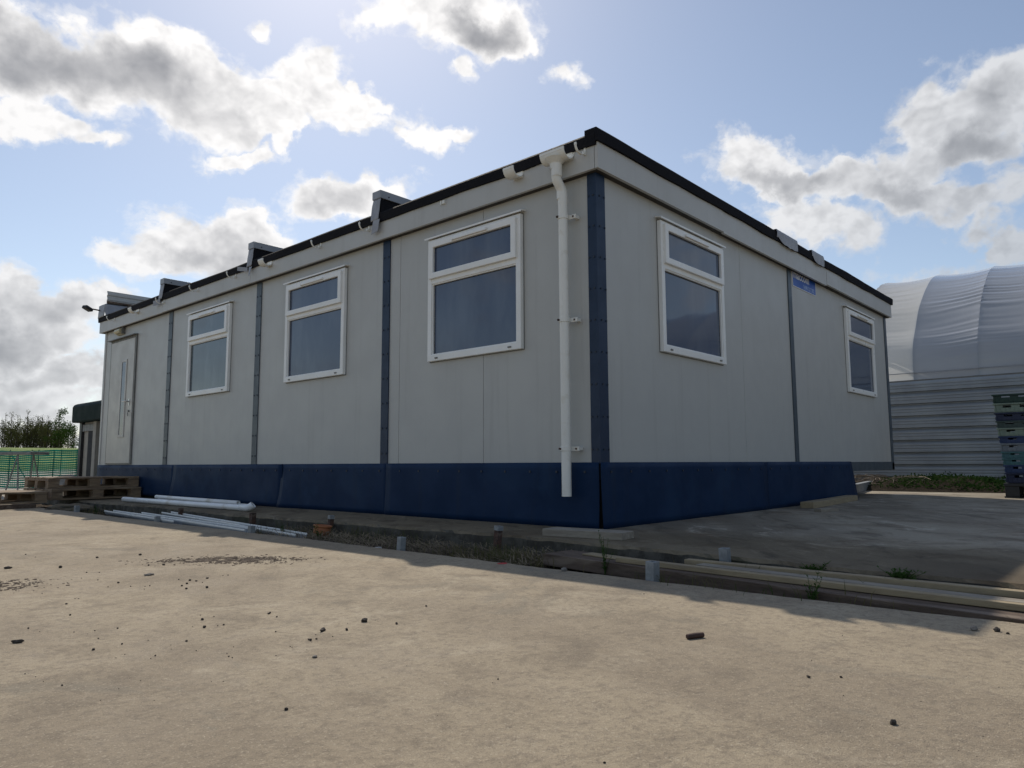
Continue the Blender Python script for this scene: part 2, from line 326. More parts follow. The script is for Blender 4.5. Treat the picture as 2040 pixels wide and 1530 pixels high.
# ------------------------------------------------------------------ mesh helpers
class MB:
    def __init__(s, tf=None): s.b = bmesh.new(); s.tf = tf
    def nf(s): return len(s.b.faces)
    def v(s, p):
        return s.b.verts.new(s.tf(*p) if s.tf else p)
    def box(s, x0, x1, y0, y1, z0, z1, mat=None, jit=0):
        P = [(x, y, z) for z in (z0, z1) for y in (y0, y1) for x in (x0, x1)]
        if jit: P = [tuple(c+random.uniform(-jit, jit) for c in q) for q in P]
        if mat is not None: P = [tuple(mat @ Vector(q)) for q in P]
        V = [s.v(q) for q in P]
        for f in ((0, 2, 3, 1), (4, 5, 7, 6), (0, 1, 5, 4), (2, 6, 7, 3), (0, 4, 6, 2), (1, 3, 7, 5)): s.b.faces.new([V[i] for i in f])
        return s
    def ring(s, x0, x1, z0, z1, t, y0, y1, tb=None):
        """rectangular frame in (u, v) with bar width t, depth w from y0 to y1 (u, v, w) coordinates"""
        tb = t if tb is None else tb
        o = [(x0, z0), (x1, z0), (x1, z1), (x0, z1)]; i = [(x0+t, z0+tb), (x1-t, z0+tb), (x1-t, z1-t), (x0+t, z1-t)]
        L = [[s.v((p[0], p[1], w)) for p in q] for q, w in ((o, y0), (o, y1), (i, y1), (i, y0))]
        for k in range(4):
            A, B = L[k], L[(k+1) % 4]
            for j in range(4): s.b.faces.new((A[j], A[(j+1) % 4], B[(j+1) % 4], B[j]))
        return s
    def tube(s, path, r, n=14, caps=True, hollow=0):
        path = [Vector(p) for p in path]; rr = r if isinstance(r, (list, tuple)) else [r]*len(path)
        rings = []; last = None
        for k, p in enumerate(path):
            d = (path[min(k+1, len(path)-1)]-path[max(k-1, 0)]).normalized()
            if last is None: a = d.orthogonal().normalized()
            else: a = (last-d*last.dot(d)).normalized()
            last = a; b = d.cross(a)
            rings.append([s.v(tuple(p+rr[k]*(math.cos(2*math.pi*j/n)*a+math.sin(2*math.pi*j/n)*b))) for j in range(n)])
        for A, B in zip(rings, rings[1:]):
            for j in range(n): s.b.faces.new((A[j], A[(j+1) % n], B[(j+1) % n], B[j]))
        if caps and not hollow:
            s.b.faces.new(rings[0][::-1]); s.b.faces.new(rings[-1])
        return s
    def prism(s, poly, fn, c0, c1):
        A = [s.v(fn(a, b, c0)) for a, b in poly]; B = [s.v(fn(a, b, c1)) for a, b in poly]; n = len(poly)
        s.b.faces.new(A[::-1]); s.b.faces.new(B)
        for j in range(n): s.b.faces.new((A[j], A[(j+1) % n], B[(j+1) % n], B[j]))
        return s
    def grid(s, fn, nu, nv):
        V = [[s.v(fn(i/nu, j/nv)) for j in range(nv+1)] for i in range(nu+1)]
        for i in range(nu):
            for j in range(nv): s.b.faces.new((V[i][j], V[i+1][j], V[i+1][j+1], V[i][j+1]))
        return s
    def ico(s, c, r, sub=2, sq=(1, 1, 1), jit=.2, seed=0):
        tmp = bmesh.new(); bmesh.ops.create_icosphere(tmp, subdivisions=sub, radius=1)
        mp = {}
        for v in tmp.verts:
            k = 1+jit*noise.noise(v.co*1.3+Vector((seed*3.1, seed, 0)))*2
            q = Vector((v.co.x*sq[0], v.co.y*sq[1], v.co.z*sq[2]))*r*k+Vector(c); mp[v.index] = s.v(tuple(q))
        for f in tmp.faces: s.b.faces.new([mp[v.index] for v in f.verts])
        tmp.free(); return s
    def quad(s, a, b, c, d): s.b.faces.new([s.v(q) for q in (a, b, c, d)]); return s
    def tri(s, a, b, c): s.b.faces.new([s.v(q) for q in (a, b, c)]); return s
    def build(s, name, mat, parent=None, origin=None, smooth=False, bevel=0, normals=True, solid=0, auto=False, second=None):
        if normals: bmesh.ops.recalc_face_normals(s.b, faces=s.b.faces)
        if origin is not None: bmesh.ops.translate(s.b, verts=s.b.verts, vec=-Vector(origin))
        me = bpy.data.meshes.new(name); s.b.to_mesh(me); s.b.free()
        if smooth:
            for p in me.polygons: p.use_smooth = True
        if auto:
            try: me.set_sharp_from_angle(angle=R(40))
            except Exception: pass
        o = bpy.data.objects.new(name, me); COL.objects.link(o); me.materials.append(MATS[mat])
        if second:
            me.materials.append(MATS[second[1]])
            for p in me.polygons:
                if p.index >= second[0]: p.material_index = 1
        if solid:
            md = o.modifiers.new('thickness', 'SOLIDIFY'); md.thickness = solid; md.offset = 0
        if bevel:
            md = o.modifiers.new('bevel', 'BEVEL'); md.width = bevel; md.segments = 2; md.limit_method = 'ANGLE'; md.angle_limit = R(40)
        if parent is not None: o.parent = parent
        elif origin is not None: o.location = origin
        return o

def tag(o, label=None, cat=None, group=None, kind=None):
    if label: o['label'] = label
    if cat: o['category'] = cat
    if group: o['group'] = group
    if kind: o['kind'] = kind
    return o
def thing(name, label, cat, loc=(0, 0, 0), rz=0, group=None):
    o = bpy.data.objects.new(name, None); COL.objects.link(o); o.location = loc; o.rotation_euler = (0, 0, rz); o.empty_display_size = .2
    return tag(o, label, cat, group)
def copy_tree(o, parent=None):
    c = o.copy(); COL.objects.link(c); c.parent = parent
    for ch in list(o.children): copy_tree(ch, c)
    return c

# ------------------------------------------------------------------ ground
ZY = -.06
def near_noise(x, y, s, a): return a*noise.noise(Vector((x*s, y*s, .3)))
def yard():
    b = MB()
    xs = [-90, -40, -20, -10, -6, -4, -3, -2.2, -1.8, -1.5]; ys = [-80, -40, -20, -10, -6]+[-5+.04*i for i in range(440)]
    ys = [y for y in ys if y < 13]+[13.0]
    def edge(y): return -1.385+near_noise(0, y, .9, .03)+near_noise(3, y, 6, .012)+near_noise(5, y, 19, .010)
    V = []
    for y in ys:
        row = [b.v((x, y, ZY)) for x in xs]; e = edge(y)
        row += [b.v((e-.012, y, ZY)), b.v((e, y, ZY-.012)), b.v((e+.01, y, -.32))]; V.append(row)
    for A, B in zip(V, V[1:]):
        for j in range(len(A)-1): b.b.faces.new((A[j], A[j+1], B[j+1], B[j]))
    tag(b.build('yard', 'yard_concrete', normals=False), kind='structure')
yard()
def slab():
    b = MB()
    ys = [-60, -30, -15, -8]+[-6+.04*i for i in range(375)]+[9+.2*i for i in range(11)]+[11.5]
    ys = sorted(set(round(y, 3) for y in ys))
    xs = [-.6, -.4, 0, 2, 5, 8, 9.2]
    KN = [(-60, -.95), (-2.6, -.93), (-2, -.92), (-1.3, -.83), (-.9, -.815), (-.2, -.76), (.4, -.745), (1.2, -.78), (1.84, -.80), (2.33, -.85), (2.9, -.89), (3.6, -.92), (4.5, -.86), (5.57, -.80), (6.3, -.87), (6.9, -.93), (12, -.6)]
    def edge(y):
        for (a, ea), (c, ec) in zip(KN, KN[1:]):
            if y <= c: return ea+(ec-ea)*(y-a)/(c-a)+near_noise(1, y, 5, .014)+near_noise(3, y, 17, .012)+min(0, near_noise(6, y, 2.3, .09)+.02)*-.5
    V = []
    for y in ys:
        e = edge(y)
        row = [b.v((e+.03+near_noise(2, y, 8, .012), y, -.34)), b.v((e+near_noise(4, y, 9, .012), y, -.09)), b.v((e+near_noise(9, y, 7, .010), y, -.016+near_noise(5, y, 11, .008))), b.v((e+.02+near_noise(8, y, 13, .010), y, 0))]
        row += [b.v((max(x, e+.045+.001*k), y, 0)) for k, x in enumerate(xs)]
        row += [b.v((9.22, y, -.02)), b.v((9.24, y, -.34))]
        V.append(row)
    for A, B in zip(V, V[1:]):
        for j in range(len(A)-1): b.b.faces.new((A[j], B[j], B[j+1], A[j+1]))
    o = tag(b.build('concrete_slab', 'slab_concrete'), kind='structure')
    return o
slab()
def trench():
    b = MB()
    def fn(u, v):
        x = -1.45+u*.85; y = -6+v*18
        z = -.10+near_noise(x, y, 3, .025)+near_noise(x, y, 14, .022)+near_noise(x, y, 40, .010)-(.035 if y < -.5 else (.02 if y > 2.6 else 0))
        return (x, y, z)
    b.grid(fn, 24, 620)
    tag(b.build('trench_soil', 'soil', smooth=True), kind='structure')
trench()
def field():
    b = MB()
    def h(x, y):
        d = max(0, y-21); base = -.33
        rise = 1.60*min(1, max(0, (y-31)/13.0))**.8 if y > 31 else 0
        near = .22*min(1, max(0, (y-12)/3))
        return base+near+rise*(1 if x > -25 else max(0, 1+(x+25)/20))+near_noise(x, y, .15, .06)*min(1, d/8)
    xs = [-1500, -600, -200, -100, -60]+list(range(-40, 60, 2))+[60, 80, 140, 400, 1500]
    ys = [-1500, -400, -120, -60, -20, 0]+[10+i for i in range(60)]+[80, 110, 200, 500, 1500]
    V = [[b.v((x, y, h(x, y))) for x in xs] for y in ys]
    for A, B in zip(V, V[1:]):
        for j in range(len(A)-1): b.b.faces.new((A[j], A[j+1], B[j+1], B[j]))
    tag(b.build('field', 'field', smooth=True, normals=False), kind='structure')
field()
def mound():
    b = MB()
    def fn(u, v):
        x = 8.15+u*3.7; y = -6+v*9
        e = math.sin(math.pi*min(1, max(0, u)))**.7
        hh = (.06+.17*math.exp(-((y+.1)/1.1)**2)+.05*math.exp(-((y-1.0)/.7)**2)+near_noise(x, y, 1.6, .05)+near_noise(x, y, 6, .035))
        return (x, y, -.05+e*max(.02, hh))
    b.grid(fn, 60, 160)
    tag(b.build('earth_mound', 'mound_soil', smooth=True), kind='structure')
mound()

# ------------------------------------------------------------------ the cabin
LX, LY, ZB, ZF = 7.42, 9.77, 2.608, 2.815
cabin = thing('site_cabin', 'long grey modular site cabin with navy skirt and white windows', 'cabin', (0, 0, 0))
FL = lambda u, v, w: (-w, u, v)            # left facade: along y, height, outwards
FR = lambda u, v, w: (u, -w, v)            # right facade
FB = lambda u, v, w: (u, LY+w, v)          # far end walls
FE = lambda u, v, w: (LX+w, u, v)
# core and panels
MB().box(.05, LX-.05, .05, LY-.05, .40, 2.84).build('wall_core', 'interior', cabin)
def panels(F, cuts, z0=.462, z1=ZB+.03):
    for a, c in zip(cuts, cuts[1:]):
        b = MB(F); b.box(a+.002, c-.002, z0, z1, -.05, 0)
        b.build('wall_panel', 'grey_steel', cabin, bevel=.002)
panels(FL, [.0, 1.16, 2.25, 2.45, 4.85, 7.28, LY])
panels(FR, [.0, 2.44, 3.70, LX])
panels(FB, [0, 2.44, 4.9, LX]); panels(FE, [0, 2.45, 4.85, 7.28, LY])
# floor beam, chassis, posts under the floor
b = MB(); b.box(.03, LX+.012, -.012, .06, .345, .458); b.box(-.012, .06, .06, LY, .345, .458); b.box(LX-.06, LX+.012, .06, LY, .345, .458); b.box(.06, LX-.06, LY-.06, LY+.012, .345, .458)
b.build('floor_beam', 'slate_strip', cabin, bevel=.004)
MB().box(.07, LX-.07, .07, LY-.07, .37, .39).build('underfloor', 'interior', cabin)
for px_, py_ in ((5.86, .5), (7.1, 3.2), (7.1, 6.2), (5.86, 3.2), (7.1, 9.3), (3.7, 5)):
    MB().box(px_-.05, px_+.05, py_-.05, py_+.05, 0, .37).build('support_post', 'black_plastic', cabin, bevel=.004)
# module joint strips with bolts
def strip(F, u, mat, w=.105, bolts=True, z0=.462):
    b = MB(F); b.box(u-w/2, u+w/2, z0, ZB, .001, .012); n0 = b.nf()
    if bolts:
        z = z0+.1
        while z < ZB-.1:
            for du in (-w*.3, w*.3): b.box(u+du-.008, u+du+.008, z-.008, z+.008, .011, .018)
            z += .235
    b.build('joint_strip', mat, cabin, second=(n0, 'bolt'))
strip(FL, 2.452, 'navy_strip'); strip(FL, 4.855, 'slate_strip', .11); strip(FL, 7.28, 'slate_strip', .115)
strip(FR, 3.70, 'slate_strip', .095, False); 
b = MB(); b.prism([(-.014, -.014), (.10, -.014), (.10, .001), (.04, .001), (.04, .012), (.001, .04), (.001, .066), (-.014, .066)], lambda a, c, z: (a, c, z), .46, ZB)
n0 = b.nf()
z = .56
while z < ZB-.05:
    for u in (.012, .055): b.box(-.02, -.013, u-.006, u+.006, z-.006, z+.006)
    for u in (.03, .088): b.box(u-.006, u+.006, -.02, -.013, z-.006, z+.006)
    z += .235
b.build('corner_strip', 'navy_strip', cabin, second=(n0, 'bolt'))
b = MB(); b.prism([(LX-.085, -.012), (LX+.014, -.012), (LX+.014, .07), (LX+.0, .07), (LX+.0, .0015), (LX-.085, .0015)], lambda a, c, z: (a, c, z), .35, ZB); b.build('corner_strip', 'slate_strip', cabin, bevel=.002)
b = MB(); b.box(-.012, .001, LY-.05, LY+.012, .46, ZB); b.build('corner_strip', 'fascia_grey', cabin, bevel=.002)
# fascia boards
def fascia(F, cuts, drops, ends):
    for (a, c), d in zip(zip(cuts, cuts[1:]), drops):
        b = MB(F); b.box(a+.0015, c-.0015, ZB+d, ZF, .052, .080+d*.2)
        b.build('fascia_board', 'fascia_grey', cabin, bevel=.002)
fascia(FL, [-.05, 4.95, 7.42, LY+.08], [0, .003, 0], 0)
fascia(FR, [-.08, 1.95, 4.72, LX+.08], [0, -.012, .004], 0)
fascia(FB, [-.05, LX+.05], [0], 0); fascia(FE, [-.05, LY+.05], [0], 0)
b = MB(); b.box(-.05, LX+.05, -.05, LY+.05, ZB+.002, ZB+.012)
b.build('soffit', 'soffit_dark', cabin)
# roof deck and the black felt edging
MB().box(-.045, LX+.045, -.045, LY+.045, 2.80, 2.845).build('roof', 'felt', cabin)
def edging(F, a, c, z0, z1, w0, w1, seed):
    b = MB(F); n = int((c-a)/.12)
    V = []
    for i in range(n+1):
        u = a+(c-a)*i/n
        lo = z0+noise.noise(Vector((u*1.9, seed, 0)))*.012; hi = z1+noise.noise(Vector((u*.8, seed+5, 0)))*.008
        o = w1+noise.noise(Vector((u*2.3, seed+9, 0)))*.006
        V.append([b.v((u, lo, w0)), b.v((u, lo, o)), b.v((u, hi-.02, o+.006)), b.v((u, hi, o-.012)), b.v((u, hi, w0))])
    for A, B in zip(V, V[1:]):
        for j in range(5): b.b.faces.new((A[j], A[(j+1) % 5], B[(j+1) % 5], B[j]))
    b.b.faces.new(V[0]); b.b.faces.new(V[-1][::-1])
    return b.build('roof_edging', 'felt', cabin)
edging(FL, -.07, LY+.10, 2.782, 2.878, -.02, .098, 1)
edging(FR, -.10, LX+.10, 2.806, 2.908, -.02, .100, 3)
edging(FB, -.07, LX+.07, 2.80, 2.885, -.02, .095, 5); edging(FE, -.07, LY+.07, 2.80, 2.885, -.02, .095, 7)
# tape patches lapped over the edging on the right
for a, c, sd in ((3.14, 3.72, 1), (4.17, 4.56, 4)):
    b = MB(FR); n = 26
    def fn(i, j, a=a, c=c, sd=sd):
        u = a+(c-a)*i; pth = [(-.03, 2.918), (.107, 2.920), (.113, 2.892), (.112, 2.84), (.110, 2.79)]
        k = j*4; q = min(3, int(k)); f = k-q; w = pth[q][0]*(1-f)+pth[q+1][0]*f; z = pth[q][1]*(1-f)+pth[q+1][1]*f
        rag = noise.noise(Vector((u*9, sd, 0)))*.022*max(0, j-.5)*2
        return (u, z+rag+max(0, j-.7)*.18*math.exp(-((i-.05)/.15)**2), w+.004*noise.noise(Vector((u*22, z*12, sd))))
    b.grid(fn, n, 12); b.build('tape_patch', 'membrane', cabin, solid=.002)
# skirt panels, dented sheet steel
def skirt(F, a, c, ta, tc, seed, zt=.468, kick=.02, zb0=.0, zb1=.0, lap=.016):
    b = MB(F)
    def fn(i, j):
        u0 = a+(c-a)*i; u1 = ta+(tc-ta)*i
        lo = zb0+(zb1-zb0)*i; z = lo+(zt-lo)*j; u = u0+(u1-u0)*j
        ed = (1-j)**2
        w = lap+.020*(1-j)*noise.noise(Vector((u*1.1, z*1.2, seed)))+.006*noise.noise(Vector((u*3, z*4, seed+3)))*(1-j*.7)
        w += kick*ed*(math.exp(-((1-i)/.1)**2)-.4*math.exp(-(i/.08)**2))+.014*ed
        return (u, z, w)
    b.grid(fn, 28, 10)
    n0 = b.nf(); u = min(ta, tc)+.12
    while u < max(ta, tc)-.05:
        b.box(u-.007, u+.007, zt-.075, zt-.061, lap-.003, lap+.008); u += .26
    return b.build('skirt_panel', 'navy', cabin, smooth=True, auto=True, solid=.003, second=(n0, 'bolt'))
skirt(FL, .0, 2.40, .0, 2.40, 2, kick=.012, lap=.018); skirt(FL, 2.385, 4.23, 2.385, 4.235, 5, kick=.03, lap=.012); skirt(FL, 4.22, 6.95, 4.21, 6.95, 8, kick=.035, lap=.02, zb1=.03); skirt(FL, 6.93, LY+.02, 6.93, LY+.02, 11, zb0=.03, zb1=.05, lap=.014)
skirt(FR, -.02, 2.84, -.02, 2.84, 14, kick=.0, lap=.02); skirt(FR, 2.82, 5.62, 2.82, 5.47, 17, kick=.006, lap=.014)
b = MB(FL); b.box(.0, LY, .0, .46, -.05, -.045); b.build('skirt_backing', 'interior', cabin)
b = MB(FR); b.box(.06, 5.4, .0, .40, -.05, -.045); b.build('skirt_backing', 'interior', cabin)

# windows
def window(F, u0, u1, glass, side=1):
    v0, v1 = 1.362, 2.462
    b = MB(F)
    b.ring(u0, u1, v0, v1, .050, .0, .040, .056)
    b.box(u0+.05, u1-.05, 2.058, 2.112, .003, .038)
    w = b.build('window', 'upvc', cabin, bevel=.004)
    s = MB(F); s.ring(u0+.034, u1-.034, 2.100, v1-.026, .054, .034, .064, .054)
    s.build('opening_sash', 'upvc', w, bevel=.006)
    # bead round the fixed light
    s = MB(F); s.ring(u0+.046, u1-.046, v0+.052, 2.062, .014, .006, .030)
    s.build('glazing_bead', 'upvc', w, bevel=.004)
    s = MB(F); s.ring(u0+.058, u1-.058, v0+.064, 2.050, .006, .006, .0115); s.ring(u0+.086, u1-.086, 2.152, v1-.078, .006, .03, .0385)
    s.build('gasket', 'gasket', w)
    for q in ((u0+.052, u1-.052, v0+.056, 2.06, .009), (u0+.078, u1-.078, 2.145, v1-.070, .036)):
        s = MB(F); s.box(q[0], q[1], q[2], q[3], .002, q[4]); s.build('pane', glass, w)
    um = (u0+u1)/2
    s = MB(F); s.box(um-.2, um+.2, v1-.068, v1-.050, .064, .080); s.box(um-.21, um-.19, v1-.070, v1-.048, .064, .083); s.box(um+.19, um+.21, v1-.070, v1-.048, .064, .083)
    s.build('trickle_vent', 'upvc', w, bevel=.003)
    s = MB(F); s.prism([(.0, v1+.022), (.0, v1+.034), (.062, v1+.020), (.062, v1+.006), (.056, v1+.006), (.056, v1+.014)], lambda a, z, u: (u, z, a), u0-.025, u1+.025)
    for k in range(5):
        uu = u0+.02+(u1-u0-.04)*k/4; s.box(uu-.006, uu+.006, v1+.026, v1+.038, .0, .02)
    s.build('drip_bar', 'upvc', w)
    for uu in (u0+.12, u1-.12):
        s = MB(F); s.box(uu-.018, uu+.018, v0+.018, v0+.032, .040, .048); s.build('drain_cap', 'trestle_grey', w, bevel=.003)
    # dark sealant line where frame meets wall
    s = MB(F); s.ring(u0-.006, u1+.006, v0-.006, v1+.006, .009, .001, .004); s.build('seal', 'dark_trim', w)
window(FL, .71, 1.818, 'glass'); window(FL, 3.096, 4.21, 'glass'); window(FL, 5.51, 6.65, 'glass_frost')
window(FR, .866, 1.995, 'glass_side'); window(FR, 5.52, 6.685, 'glass_side')

# door
D0, D1 = 8.49, 9.44
b = MB(FL); b.ring(D0-.045, D1+.02, .475, 2.43, .035, .0, .020, .012); door = b.build('door', 'dark_trim', cabin, bevel=.002)
b = MB(FL); b.box(D0-.004, D1-.018, .492, 2.392, .004, .026); b.build('door_leaf', 'door_grey', door, bevel=.003)
b = MB(FL); b.prism([(.0, 2.428), (.0, 2.45), (.07, 2.438), (.07, 2.428)], lambda a, z, u: (u, z, a), D0-.05, D1+.06); b.build('drip_bar', 'dark_trim', door)
b = MB(FL); b.ring(8.735, 8.965, .885, 2.085, .040, .026, .036); b.build('vision_frame', 'door_grey', door, bevel=.004)
b = MB(FL); b.box(8.77, 8.93, .92, 2.05, .0265, .029); b.build('pane', 'glass', door)
b = MB(FL); b.tube([(8.585, 1.42, .026), (8.585, 1.42, .075), (8.60, 1.42, .08), (8.72, 1.425, .08)], .010, 8); b.box(8.57, 8.60, 1.36, 1.46, .026, .034)
b.build('door_handle', 'steel_handle', door, smooth=True, auto=True)
b = MB(FL); b.tube([(8.58, 1.275, .026), (8.58, 1.275, .044)], .016, 10); b.tube([(8.58, 1.25, .044), (8.56, 1.20, .046)], .006, 6); b.build('lock', 'dark_trim', door)
# bulkhead lamp above the door
b = MB(FL); b.box(8.985, 9.225, 2.50, 2.60, .0, .03); b.prism([(.03, 2.505), (.075, 2.52), (.09, 2.55), (.075, 2.585), (.03, 2.597)], lambda a, z, u: (u, z, a), 8.99, 9.20)
lamp = b.build('bulkhead_lamp', 'cream_plastic', cabin, bevel=.008)
b = MB(FL); b.box(8.955, 8.985, 2.505, 2.605, .0, .05); b.build('lamp_base', 'dark_trim', lamp)

# gutter brackets and union brackets on the fascia
def bracket(y, wide=.022, z=2.775, r=.058, union=False):
    b = MB(FL); n = 12; prof = []
    for k in range(n+1):
        a = R(-8)-R(172)*k/n
        prof.append((math.cos(a), math.sin(a)))
    th = .006 if not union else .008
    cx = .082+r
    outer = [(cx+(r+th)*c_, z+(r+th)*s_) for c_, s_ in prof]; inner = [(cx+r*c_, z+r*s_) for c_, s_ in prof]
    V = []
    for (oa, ob), (ia, ib) in zip(outer, inner):
        V.append([b.v((y-wide, ob, oa)), b.v((y+wide, ob, oa)), b.v((y+wide, ib, ia)), b.v((y-wide, ib, ia))])
    for A, B in zip(V, V[1:]):
        for j in range(4): b.b.faces.new((A[j], A[(j+1) % 4], B[(j+1) % 4], B[j]))
    b.b.faces.new(V[0]); b.b.faces.new(V[-1][::-1])
    b.box(y-wide*.9, y+wide*.9, z-.055, z+.018, .080, .088); b.box(y-.006, y+.006, z-.055, z-.03, .082, .11)
    tip = outer[0]; b.box(y-wide, y+wide, tip[1]-.004, tip[1]+.018, tip[0]-.010, tip[0]+.002)
    return b
for y in (.03, 2.64, 3.47, 5.30, 6.31, 7.36, 9.20):
    bracket(y, .009, 2.782).build('gutter_bracket', 'upvc_dirty', cabin, bevel=.0015)
for y in (.69, 4.50, 8.29):
    bracket(y, .055, 2.782, union=True).build('gutter_union', 'upvc_dirty', cabin, bevel=.002)
b = MB(FL); b.box(1.545, 1.57, 2.735, 2.765, .08, .10); b.box(1.585, 1.60, 2.735, 2.77, .08, .095); b.build('broken_bracket', 'upvc_dirty', cabin, bevel=.002)
# downpipe with running outlet and swan neck
b = MB(); yy = .236; xo = -.155
b.tube([(xo, yy+.012, 2.71), (xo, yy+.010, 2.60), (xo+.004, yy+.008, 2.575), (xo+.03, yy+.006, 2.545), (xo+.055, yy+.004, 2.515), (xo+.062, yy, 2.48), (xo+.062, yy, 2.40)], .037, 18)
b.tube([(xo+.062, yy, 2.43), (xo+.062, yy-.004, .225)], .0355, 18)
pipe = b.build('downpipe', 'upvc_dirty', cabin, smooth=True, auto=True)
for z0, z1 in ((2.60, 2.70), (2.44, 2.51)):
    x = xo+(0 if z0 > 2.55 else .062); b = MB(); b.tube([(x, yy+.006, z0), (x, yy+.006, z1)], .0405, 18)
    b.build('pipe_socket', 'upvc_dirty', pipe, smooth=True, auto=True)
b = bracket(yy+.012, .115, 2.785, .060, True); b.tube([(yy+.012, 2.74, .155), (yy+.012, 2.70, .155), (yy+.012, 2.66, .155)], [.085, .045, .041], 16)
b.build('gutter_outlet', 'upvc_dirty', pipe, bevel=.002)
for z in (2.30, 1.515, .567):
    b = MB(); x = xo+.062; b.tube([(x, yy, z-.016), (x, yy, z+.016)], .0415, 18)
    b.box(-.062, -.048, yy-.095, yy+.06, z-.016, z+.016); b.box(-.06, -.0, yy-.088, yy-.058, z-.012, z+.012)
    cl = b.build('pipe_clip', 'upvc_dirty', pipe, bevel=.002)
    for q in ((-.068, -.061, yy-.078, yy-.066, z-.006, z+.006), (x-.046, x-.03, yy+.012, yy+.03, z-.007, z+.007)):
        MB().box(*q).build('screw', 'rust', cl)
# roof upstands over the module joints
def upstand(y, flap, dep=LX):
    b = MB(); b.box(-.085, dep, y-.05, y+.05, 2.84, 3.03); u = b.build('roof_upstand', 'felt', cabin, bevel=.004)
    b = MB(); b.box(-.102, dep+.01, y-.064, y+.064, 3.018, 3.096); b.build('cap', 'cap_grey', u, bevel=.003)
    c = MB(); c.tube([(-.0, y-.06, 3.045), (-.0, y-.069, 3.045)], .007, 8); c.build('bolt', 'bolt', u)
    b = MB()
    def fn(i, j):
        z = 3.02-j*(.22); w = .092+.020*j+.006*noise.noise(Vector((i*4+y, j*3, 2)))
        return (-w, y-.058+i*.118+.012*j, z)
    b.grid(fn, 8, 10); b.build('front_flashing', 'membrane', u, smooth=True, solid=.003)
    b = MB()
    if flap == 0:
        b.grid(lambda i, j: (-.116-.004*j, y-.075+i*.10+.02*j, 2.80-.115*j-.02*i*j), 4, 4)
    elif flap == 1:
        b.grid(lambda i, j: (-.118-.05*i, y+.03+i*.15, 2.79-.05*j+.03*i), 4, 4); b.grid(lambda i, j: (-.112-.03*j, y-.06+i*.07*(1-.8*j), 2.79-.12*j), 4, 4)
    else:
        b.grid(lambda i, j: (-.115-.03*i, y+.0+i*.16, 2.80-.075*j-.012*i), 4, 4)
    b.build('loose_flap', 'membrane', u, solid=.003)
upstand(2.508, 0); upstand(4.92, 1); upstand(7.42, 2)
# far upstand wrapped in membrane, with a brown capping board and a floodlight
b = MB()
def fn(i, j):
    pr = [(-.105, 2.86), (-.095, 3.06), (-.05, 3.085), (1.6, 3.10)]
    k = j*3; q = min(2, int(k)); f = k-q
    x = pr[q][0]*(1-f)+pr[q+1][0]*f; z = pr[q][1]*(1-f)+pr[q+1][1]*f
    return (x+.012*noise.noise(Vector((i*3, j*6, 1))), 9.60+.28*i+.01*noise.noise(Vector((j*5, i*2, 4))), z)
b.grid(fn, 6, 24); b.grid(lambda i, j: (-.105+i*1.6+.01*noise.noise(Vector((i*9, j*5, 7))), 9.60-.05*(1-j)+.012*noise.noise(Vector((i*14, j*4, 2))), 2.86+j*(.20+.04*i)), 30, 8)
us = b.build('end_upstand', 'membrane', cabin, smooth=True, auto=True, solid=.004)
b = MB(); b.box(-.07, 2.2, 9.585, 9.63, 3.085, 3.115); b.build('capping_board', 'timber_brown', us, bevel=.002)
b = MB(); b.tube([(-.10, 9.82, 2.985), (-.19, 9.86, 3.0)], .012, 8); fl = b.build('floodlight', 'black_plastic', cabin)
b = MB(); mt = Matrix.Translation((-.255, 9.90, 3.0)) @ Matrix.Rotation(R(25), 4, 'Z') @ Matrix.Rotation(R(18), 4, 'Y'); b.box(-.075, .065, -.05, .05, -.022, .030, mt); b.build('lamp_head', 'black_plastic', fl, bevel=.01)

# sheet of ribbed cladding standing on the roof
b = MB(); prof = []
for k in range(7):
    z = 2.87+k*.078; prof += [(z, 0), (z+.03, 0), (z+.042, .018), (z+.066, .018)]
prof = [q for q in prof if q[0] < 3.335]
b.grid(lambda i, j: (-.01+2.6*i, 9.79+prof[min(len(prof)-1, int(round(j*(len(prof)-1))))][1], prof[min(len(prof)-1, int(round(j*(len(prof)-1))))][0]), 2, len(prof)-1)
o = b.build('ribbed_sheet', 'fascia_grey', origin=(0, 9.79, 2.87), solid=.002)
tag(o, 'grey ribbed metal sheet standing on edge at the far end of the cabin roof', 'metal sheet')

# company sign on the right facade
sign = thing('company_sign', 'blue maccom sign tucked under the cabin roof fascia', 'sign', (3.80, -.004, 2.45))
org = Vector((3.80, -.004, 2.45))
b = MB(FR); b.box(3.815, 4.52, 2.452, 2.70, .003, .007); b.build('board', 'sign_blue', sign, origin=org)
b = MB(FR); b.ring(3.806, 4.527, 2.444, 2.708, .009, .002, .0065); b.build('border', 'sign_white', sign, origin=org)
def text(body, x, z, size, sx, mat, name, bold=0, track=1.0):
    cu = bpy.data.curves.new('txt', 'FONT'); cu.body = body; cu.size = size; cu.extrude = .0006; cu.offset = bold; cu.space_character = track
    to = bpy.data.objects.new('txt', cu); COL.objects.link(to)
    dg = bpy.context.evaluated_depsgraph_get(); me = bpy.data.meshes.new_from_object(to.evaluated_get(dg))
    bpy.data.objects.remove(to); me.name = name
    mt = Matrix.Translation(Vector((x, -.0085, z))-org) @ Matrix.Rotation(R(90), 4, 'X') @ Matrix.Diagonal((sx, 1, 1, 1))
    me.transform(mt); me.materials.clear(); me.materials.append(MATS[mat])
    o = bpy.data.objects.new(name, me); COL.objects.link(o); o.parent = sign
text('maccom', 3.826, 2.544, .138, 1.02, 'sign_white', 'lettering', .0024, 1.04)
text('1698 327282', 4.12, 2.466, .066, .98, 'sign_pale', 'phone_number', .0008, 1.04)

